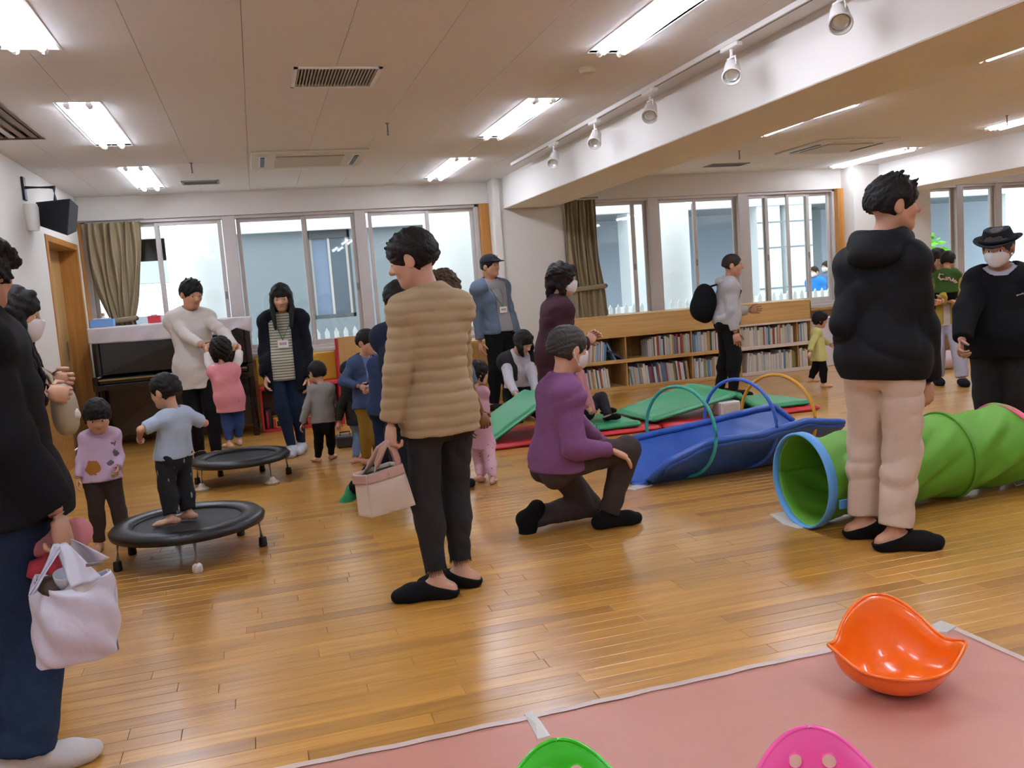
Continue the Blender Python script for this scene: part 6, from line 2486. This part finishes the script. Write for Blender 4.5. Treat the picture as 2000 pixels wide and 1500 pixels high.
# ---- 22 toddler in yellow
Y = 8.15
p = Person('toddler with a dark bob in a pale yellow shirt walking in front of the bookcase', .86, 115, P3(1602, 624, Y), P3(1600, 708, Y),
           [P3(1583, 742, Y + .08), AN(1609, 757, .86)], [P3(1620, 672, Y + .12), P3(1582, 688, Y - .1)], hf=112, hp=12, footdir=(115, 110), tone='c8987c', **K)
p.top('shirt', cloth('pale_yellow', 'c9c27c', .06), .014, 1.85, hem=.3, wr=.004, hemr=.125)
p.pants('trousers', M_blackp, .012, 1.85)
p.hair('bob', HB, .1, .004, 80, 22, extra=bob(p, -.5))

# ---- 23 man in the black jacket
Y = 3.38
p = Person('man in a black hooded jacket and cream trousers beside the green tunnel', 1.71, 56, P3(1745, 400, Y), P3(1724, 735, Y),
           [AN(1688, 1050, 1.7), AN(1748, 1074, 1.7)], [P3(1660, 690, Y + .22), P3(1812, 744, Y - .06)], hf=108, hp=2, w=.94, footdir=(118, 112), elbow=[(-.6, -.6, 0), (-.2, -1, 0)],
           nko=(-.02, 0, -.01), vox=.0085, hvox=.0045, hh=.245, hdir=(None, (.05, .1, -1)), palm=(None, (-.3, .9, 0)), hcurl=(.5, .75), tone='bf8c70', sw=.068)
p.top('hooded_jacket', cloth('black_shell', '0e1013', .08, 20, .1, 200, .7), .022, 1.93, hem=.775, wr=.009, fr=17, ra=1.22, e2=.026, wide=1.03, hemr=.165)
F = Field()
for i, a in enumerate(np.linspace(0, 2 * PI, 20)[:-1]):
    bk = max(0, -math.sin(a))
    c = p.nk + p.ax * (.012 + .02 * (1 - bk)) + p.lf * math.cos(a) * .095 + p.fw * (math.sin(a) * .085 - .02 * bk)
    F.ell(c, (.04 + .012 * bk, .04 + .012 * bk, .05 + .012 * bk), None, .03)
F.ell(p.nk - p.fw * .115 - p.ax * .035, (.115, .06, .055), np.stack([p.lf, p.fw, p.ax], 1), .04)
F.disp = wrinkle(.006, 30, 5)
F.amp = .007
V, Q = F.mesh(.0085)
np_mesh('hood', V, Q, cloth('black_shell', '15171b'), p.root)
p.pants('cream_trousers', cloth('cream_corduroy', 'd2bba9', .04, 20, .3, 200), .012, 1.88, e2=.036, wr=.008, fr=26, seed=8)
p.socks(M_sockb, .008)
p.hair('short', HB, .09, .006, 70, 23, fringe=.38, low=-.3, extra=tuft(p, 46, 5, .13, .16))

# ---- 24, 25 mother with a child in her arms
Y = 7.5
p = Person('woman in a mustard yellow cardigan and pale jeans carrying a child on her front', 1.5, 214, P3(1832, 507, Y), P3(1846, 650, Y),
           [AY(1880, Y - .25, 1.5), AY(1832, Y, 1.5)], [P3(1838, 590, Y - .3), P3(1866, 592, Y - .3)], hf=200, hp=10, hr=-8, w=.98, elbow=[(.9, .2, -.8), (-.9, .2, -.8)], hh=.22, hdir=((-1, -.2, 0), (1, -.2, 0)), palm=((0, .7, .6), (0, .7, .6)))
ylw = cloth('mustard_cardigan', 'a8943f', .07)
p.top('shirt', cloth('pale_shirt', 'c2b8b0', .05), .008, 1.0, hem=.6)
p.pants('jeans', cloth('pale_jeans', 'a9a6b2', .1), .018, 1.92, e2=.03)
p.socks(M_sockb, .008)
p.top('cardigan', ylw, .026, 1.8, hem=.62, hemr=.17, ra=1.25, wr=.006, open_=.03)
p.hair('long', hair_mat('2a1d16'), .08, .004, 60, 24, fringe=.26, extra=hairfall(p, 1.2, 66, .1))
Yc = Y - .2
q = Person('small child in a dark green sweater carried by the woman in yellow', .86, 38, P3(1852, 508, Yc), P3(1848, 572, Yc),
           [P3(1826, 608, Yc + .2), P3(1868, 608, Yc + .2)], [P3(1830, 535, Yc + .28), P3(1868, 535, Yc + .28)], hf=62, hp=0, knee=[(-.8, .6, .2), (.8, .6, .2)], base=tuple(P3(1845, 585, Yc)), **K)
grn = cloth('green_sweat', '3c5a26', .07)
q.top('sweater', grn, .02, 1.85, hem=q.pe[2] + .005, wr=.005)
q.pants('trousers', M_blackp, .016, 1.9)
q.socks(M_sockb, .005)
q.hair('short', HB, .09, .004, 80, 25)
# curved pale lettering across the back of the green sweater
bc = q.ch * .75 + q.wa * .25 - q.fw * (.098 * .86 * .72 + .026)
R = np.stack([-q.lf, q.fw, np.array([0, 0, 1.0])], 1)
cu = MB()
for i, st in enumerate(([(.02, .05), (-.01, .06), (-.02, .03), (-.0, .0), (.02, .01)], [(.03, .0), (.04, .03), (.05, .0), (.03, .0)], [(.06, .03), (.06, 0), (.07, .03), (.08, 0)], [(.09, 0), (.1, .03), (.11, 0)], [(.12, .03), (.12, 0), (.135, .02)])):
    pts = [bc + R @ np.array([(x - .055) * 1.05, -.004 - abs(x - .055) * .0, z - .3 * (x - .055) - 3.5 * (x - .055) ** 2 + .012]) + q.fw * 2.2 * (x - .055) ** 2 for x, z in st]
    cu.tube(pts, .0085, 6)
cu.build('lettering', cloth('lettering_pink', 'd9b3b0', .05), q.root, smooth=True)['kind'] = 'stuff'

# ---- 26 man in the felt hat
Y = 4.42
p = Person('man in a black felt hat, white mask and black coat standing at the right edge', 1.56, 226, P3(1949, 484, Y), P3(1955, 700, Y),
           [AN(1990, 895, 1.56), AN(1935, 893, 1.56)], [P3(2030, 660, Y - .1), P3(1878, 668, Y - .08)], hf=238, hp=16, w=1.0, sw=.076, hh=.228, elbow=[None, (-1, .25, .1)], tone='b5836a', hcurl=(.6, .9), vox=.0095)
M_coat = cloth('black_coat', '0d0e11', .1)
p.top('shirt', cloth('pale_collar', 'b7b3c0', .05), .012, 1.0, hem=.9, collar=(.062, .06), wr=.003)
p.pants('trousers', cloth('charcoal_trousers', '232122', .1), .024, 1.93, e2=.034)
p.socks(M_sockb, .006)
p.top('coat', M_coat, .034, 1.9, hem=.66, wr=.007, fr=20, ra=1.25, wide=1.02, hemr=.19, neck=.036, e2=.024)
MB().tube([p.ch + p.lf * .085 + p.fw * .165, p.ch + p.lf * .12 + p.fw * .155 + p.ax * .01], .006, 6).build('chest_pin', mat('pin_silver', 'b8a8a4', .3, 0, metal=.5), p.root)
p.mask()
p.hair('short', hair_mat('3a3432'), .06, .004, 80, 26)
ht = thing('hat', 'black felt hat on the head of the masked man at the right', 'hat', tuple(p.H(0, 0, .5)))
F = Field()
F.cone(p.H(0, -.12, .38), p.H(0, -.1, 1.05), .86 * p.hh * .5, .64 * p.hh * .5, k=.03, cut='b')
F.box(p.H(0, -.1, 1.4), p.hdist((.08, .45, .3)), p.hR, .05)
F.clip(p.H(0, 0, .34), -p.hR[:, 2])
V, Q = F.mesh(.006)
M_felt = cloth('felt_black', '17171a', .12)
np_mesh('crown', V, Q, M_felt, ht)


def brim(u, v):
    a = 2 * PI * u
    r = .74 + .46 * v
    side = abs(math.cos(a))
    return p.H(r * math.cos(a) * .98, -.12 + r * 1.08 * math.sin(a), .4 + .17 * v * v * side ** 1.5 - .08 * v * (1 - side))


MB().sheet(brim, 48, 6, thick=.004).build('brim', M_felt, ht, smooth=True)
MB().tube([p.H(.87 * math.cos(a), -.12 + .88 * math.sin(a), .47) for a in np.linspace(0, 2 * PI, 33)[:-1]], .011, 6, closed=True).build('hat_band', cloth('band_black', '0d0d0f', .05), ht, smooth=True)

# ---- 27, 28 people outside
for lab, u_, v_, Yo, mm, hf_ in (('person in a bright blue jacket with a white mask outside the right window', 1590, 531, 14.0, cloth('bright_blue', '2f7fd0', .08), 250), ('person in a grey blue jacket outside at the right window jamb', 1614, 521, 14.2, cloth('slate_blue', '6a7a9a', .08), 265)):
    hd_ = P3(u_, v_, Yo)
    g = -.08
    h_ = hd_[2] - g + .11
    p = Person(lab, h_, hf_, hd_, (hd_[0], Yo, g + h_ * .52), [(hd_[0] - .09, Yo, g + .037 * h_), (hd_[0] + .09, Yo, g + .037 * h_)], [None, None], vox=.016, hvox=.011, hp=5, base=(hd_[0], Yo, g))
    p.top('jacket', mm, .03, 1.9, hem=.6)
    p.pants('trousers', M_denimd, .016)
    p.socks(M_sockb, .008)
    p.mask()
    p.hair('short', HBR, .08, .004, 60, 1)

# ---- plastic carrier bag in the near left hand
Yp = 2.59
t = thing('carrier_bag', 'white plastic carrier bag filled with clothes hanging from the hand at the left', 'bag', P3(150, 1200, Yp))
M_pl = mat('plastic_white', 'd8d9e8', .35, .05, 6, .3, 30)
M_pl.node_tree.nodes['Principled BSDF'].inputs['Subsurface Weight'].default_value = .0
LV = [(1290, 152, 70, .03), (1282, 151, 76, .045), (1258, 150, 80, .062), (1220, 148, 82, .075), (1180, 146, 82, .08), (1150, 143, 77, .075), (1128, 140, 71, .065)]


def bagring(k):
    k = k * (len(LV) - 1)
    i = min(int(k), len(LV) - 2)
    f = k - i
    return [a * (1 - f) + b_ * f for a, b_ in zip(LV[i], LV[i + 1])]


def bagfn(u, v):
    y, c, hw, dp = bagring(v)
    a = 2 * PI * u
    ca, sa = math.cos(a), math.sin(a)
    sq = abs(ca) ** .75 * (1 if ca > 0 else -1)
    px_ = c + hw * sq
    tilt = -.22 * (px_ - c) * (1 - v) - .08 * (px_ - c) * v
    w_ = .006 * math.sin(u * 38 + v * 5) * math.sin(v * 7 + u * 11) + .005 * math.sin(v * 16 + u * 25)
    q = P3(px_, y + tilt, Yp)
    rim = 10 * max(0, v - .85) / .15 * math.cos(2 * a)
    q = P3(px_, y + tilt - rim, Yp)
    return (q[0] + w_ * ca, q[1] + (dp + w_) * sa, q[2])


mb = MB().sheet(bagfn, 72, 34, thick=.0015)
mb.add([bagfn(k / 36, 0) for k in range(36)], [tuple(range(36))])
mb.build('bag_body', M_pl, t, smooth=True)
hc = P3(119, 1058, Yp)


def strap(p0, p1, w0, w1, off):
    def fn(u, v):
        c_ = hc * (1 - v) + (p0 * (1 - u) + p1 * u) * v
        return c_ + np.array([(u - .5) * .03 * (1 - v), off * (.02 + .06 * v) + .006 * math.sin(u * 8 + v * 6), .012 * math.sin(PI * v) * (u - .5)])
    return MB().sheet(fn, 10, 14, thick=.0015)


strap(P3(152, 1130, Yp), P3(208, 1112, Yp), 0, 0, -1).build('handle', M_pl, t, smooth=True)
strap(P3(70, 1146, Yp), P3(84, 1140, Yp), 0, 0, -1).build('handle', M_pl, t, smooth=True)
strap(P3(150, 1122, Yp), P3(205, 1106, Yp), 0, 0, 1).build('handle', M_pl, t, smooth=True)
lump(P3(100, 1146, Yp - .02), (.042, .045, .03), 13).build('brown_fabric', mat('bag_brown', '4a3a2e', .9, .2, 20), t, smooth=True)
MB().lathe([(.02, 0), (.028, .045), (.025, .047), (.017, .004), (0, .004)], P3(128, 1146, Yp - .03), 16, (.1, -.4, .9)).build('paper_cup', mat('cup_grey', 'b9bcc6', .5, .02), t, smooth=True)
lump(P3(156, 1150, Yp - .03), (.045, .04, .045), 15).build('pale_garment', mat('garment_pale', 'd2cdc8', .8, .12, 12), t, smooth=True)
MB().box(*sum([[a - e, a + e] for a, e in zip(P3(184, 1102, Yp - .078), (.02, .003, .004))], [])).build('print_mark', M_grey, t)
t = thing('pink_jacket', 'pink jacket bundled over the handles of the plastic carrier bag', 'jacket', P3(100, 1070, 2.72))
lump(P3(75, 1062, 2.72), (.075, .06, .055), 31, 22, 14, .14).build('jacket_body', cloth('pink_bundle', 'c9848a', .06), t, smooth=True)
lump(P3(135, 1050, 2.74), (.06, .05, .06), 33, 20, 12, .12).build('jacket_fold', cloth('pink_bundle', 'c9848a'), t, smooth=True)
MB().tube([P3(84, 1075, 2.69), P3(75, 1100, 2.67), P3(62, 1122, 2.68)], [.03, .026, .022], 10).build('sleeve', cloth('coral_bundle', 'c84a55', .06), t, smooth=True)
lump(P3(120, 1100, 2.7), (.045, .035, .05), 35).build('lining', cloth('coral_bundle', 'c84a55'), t, smooth=True)
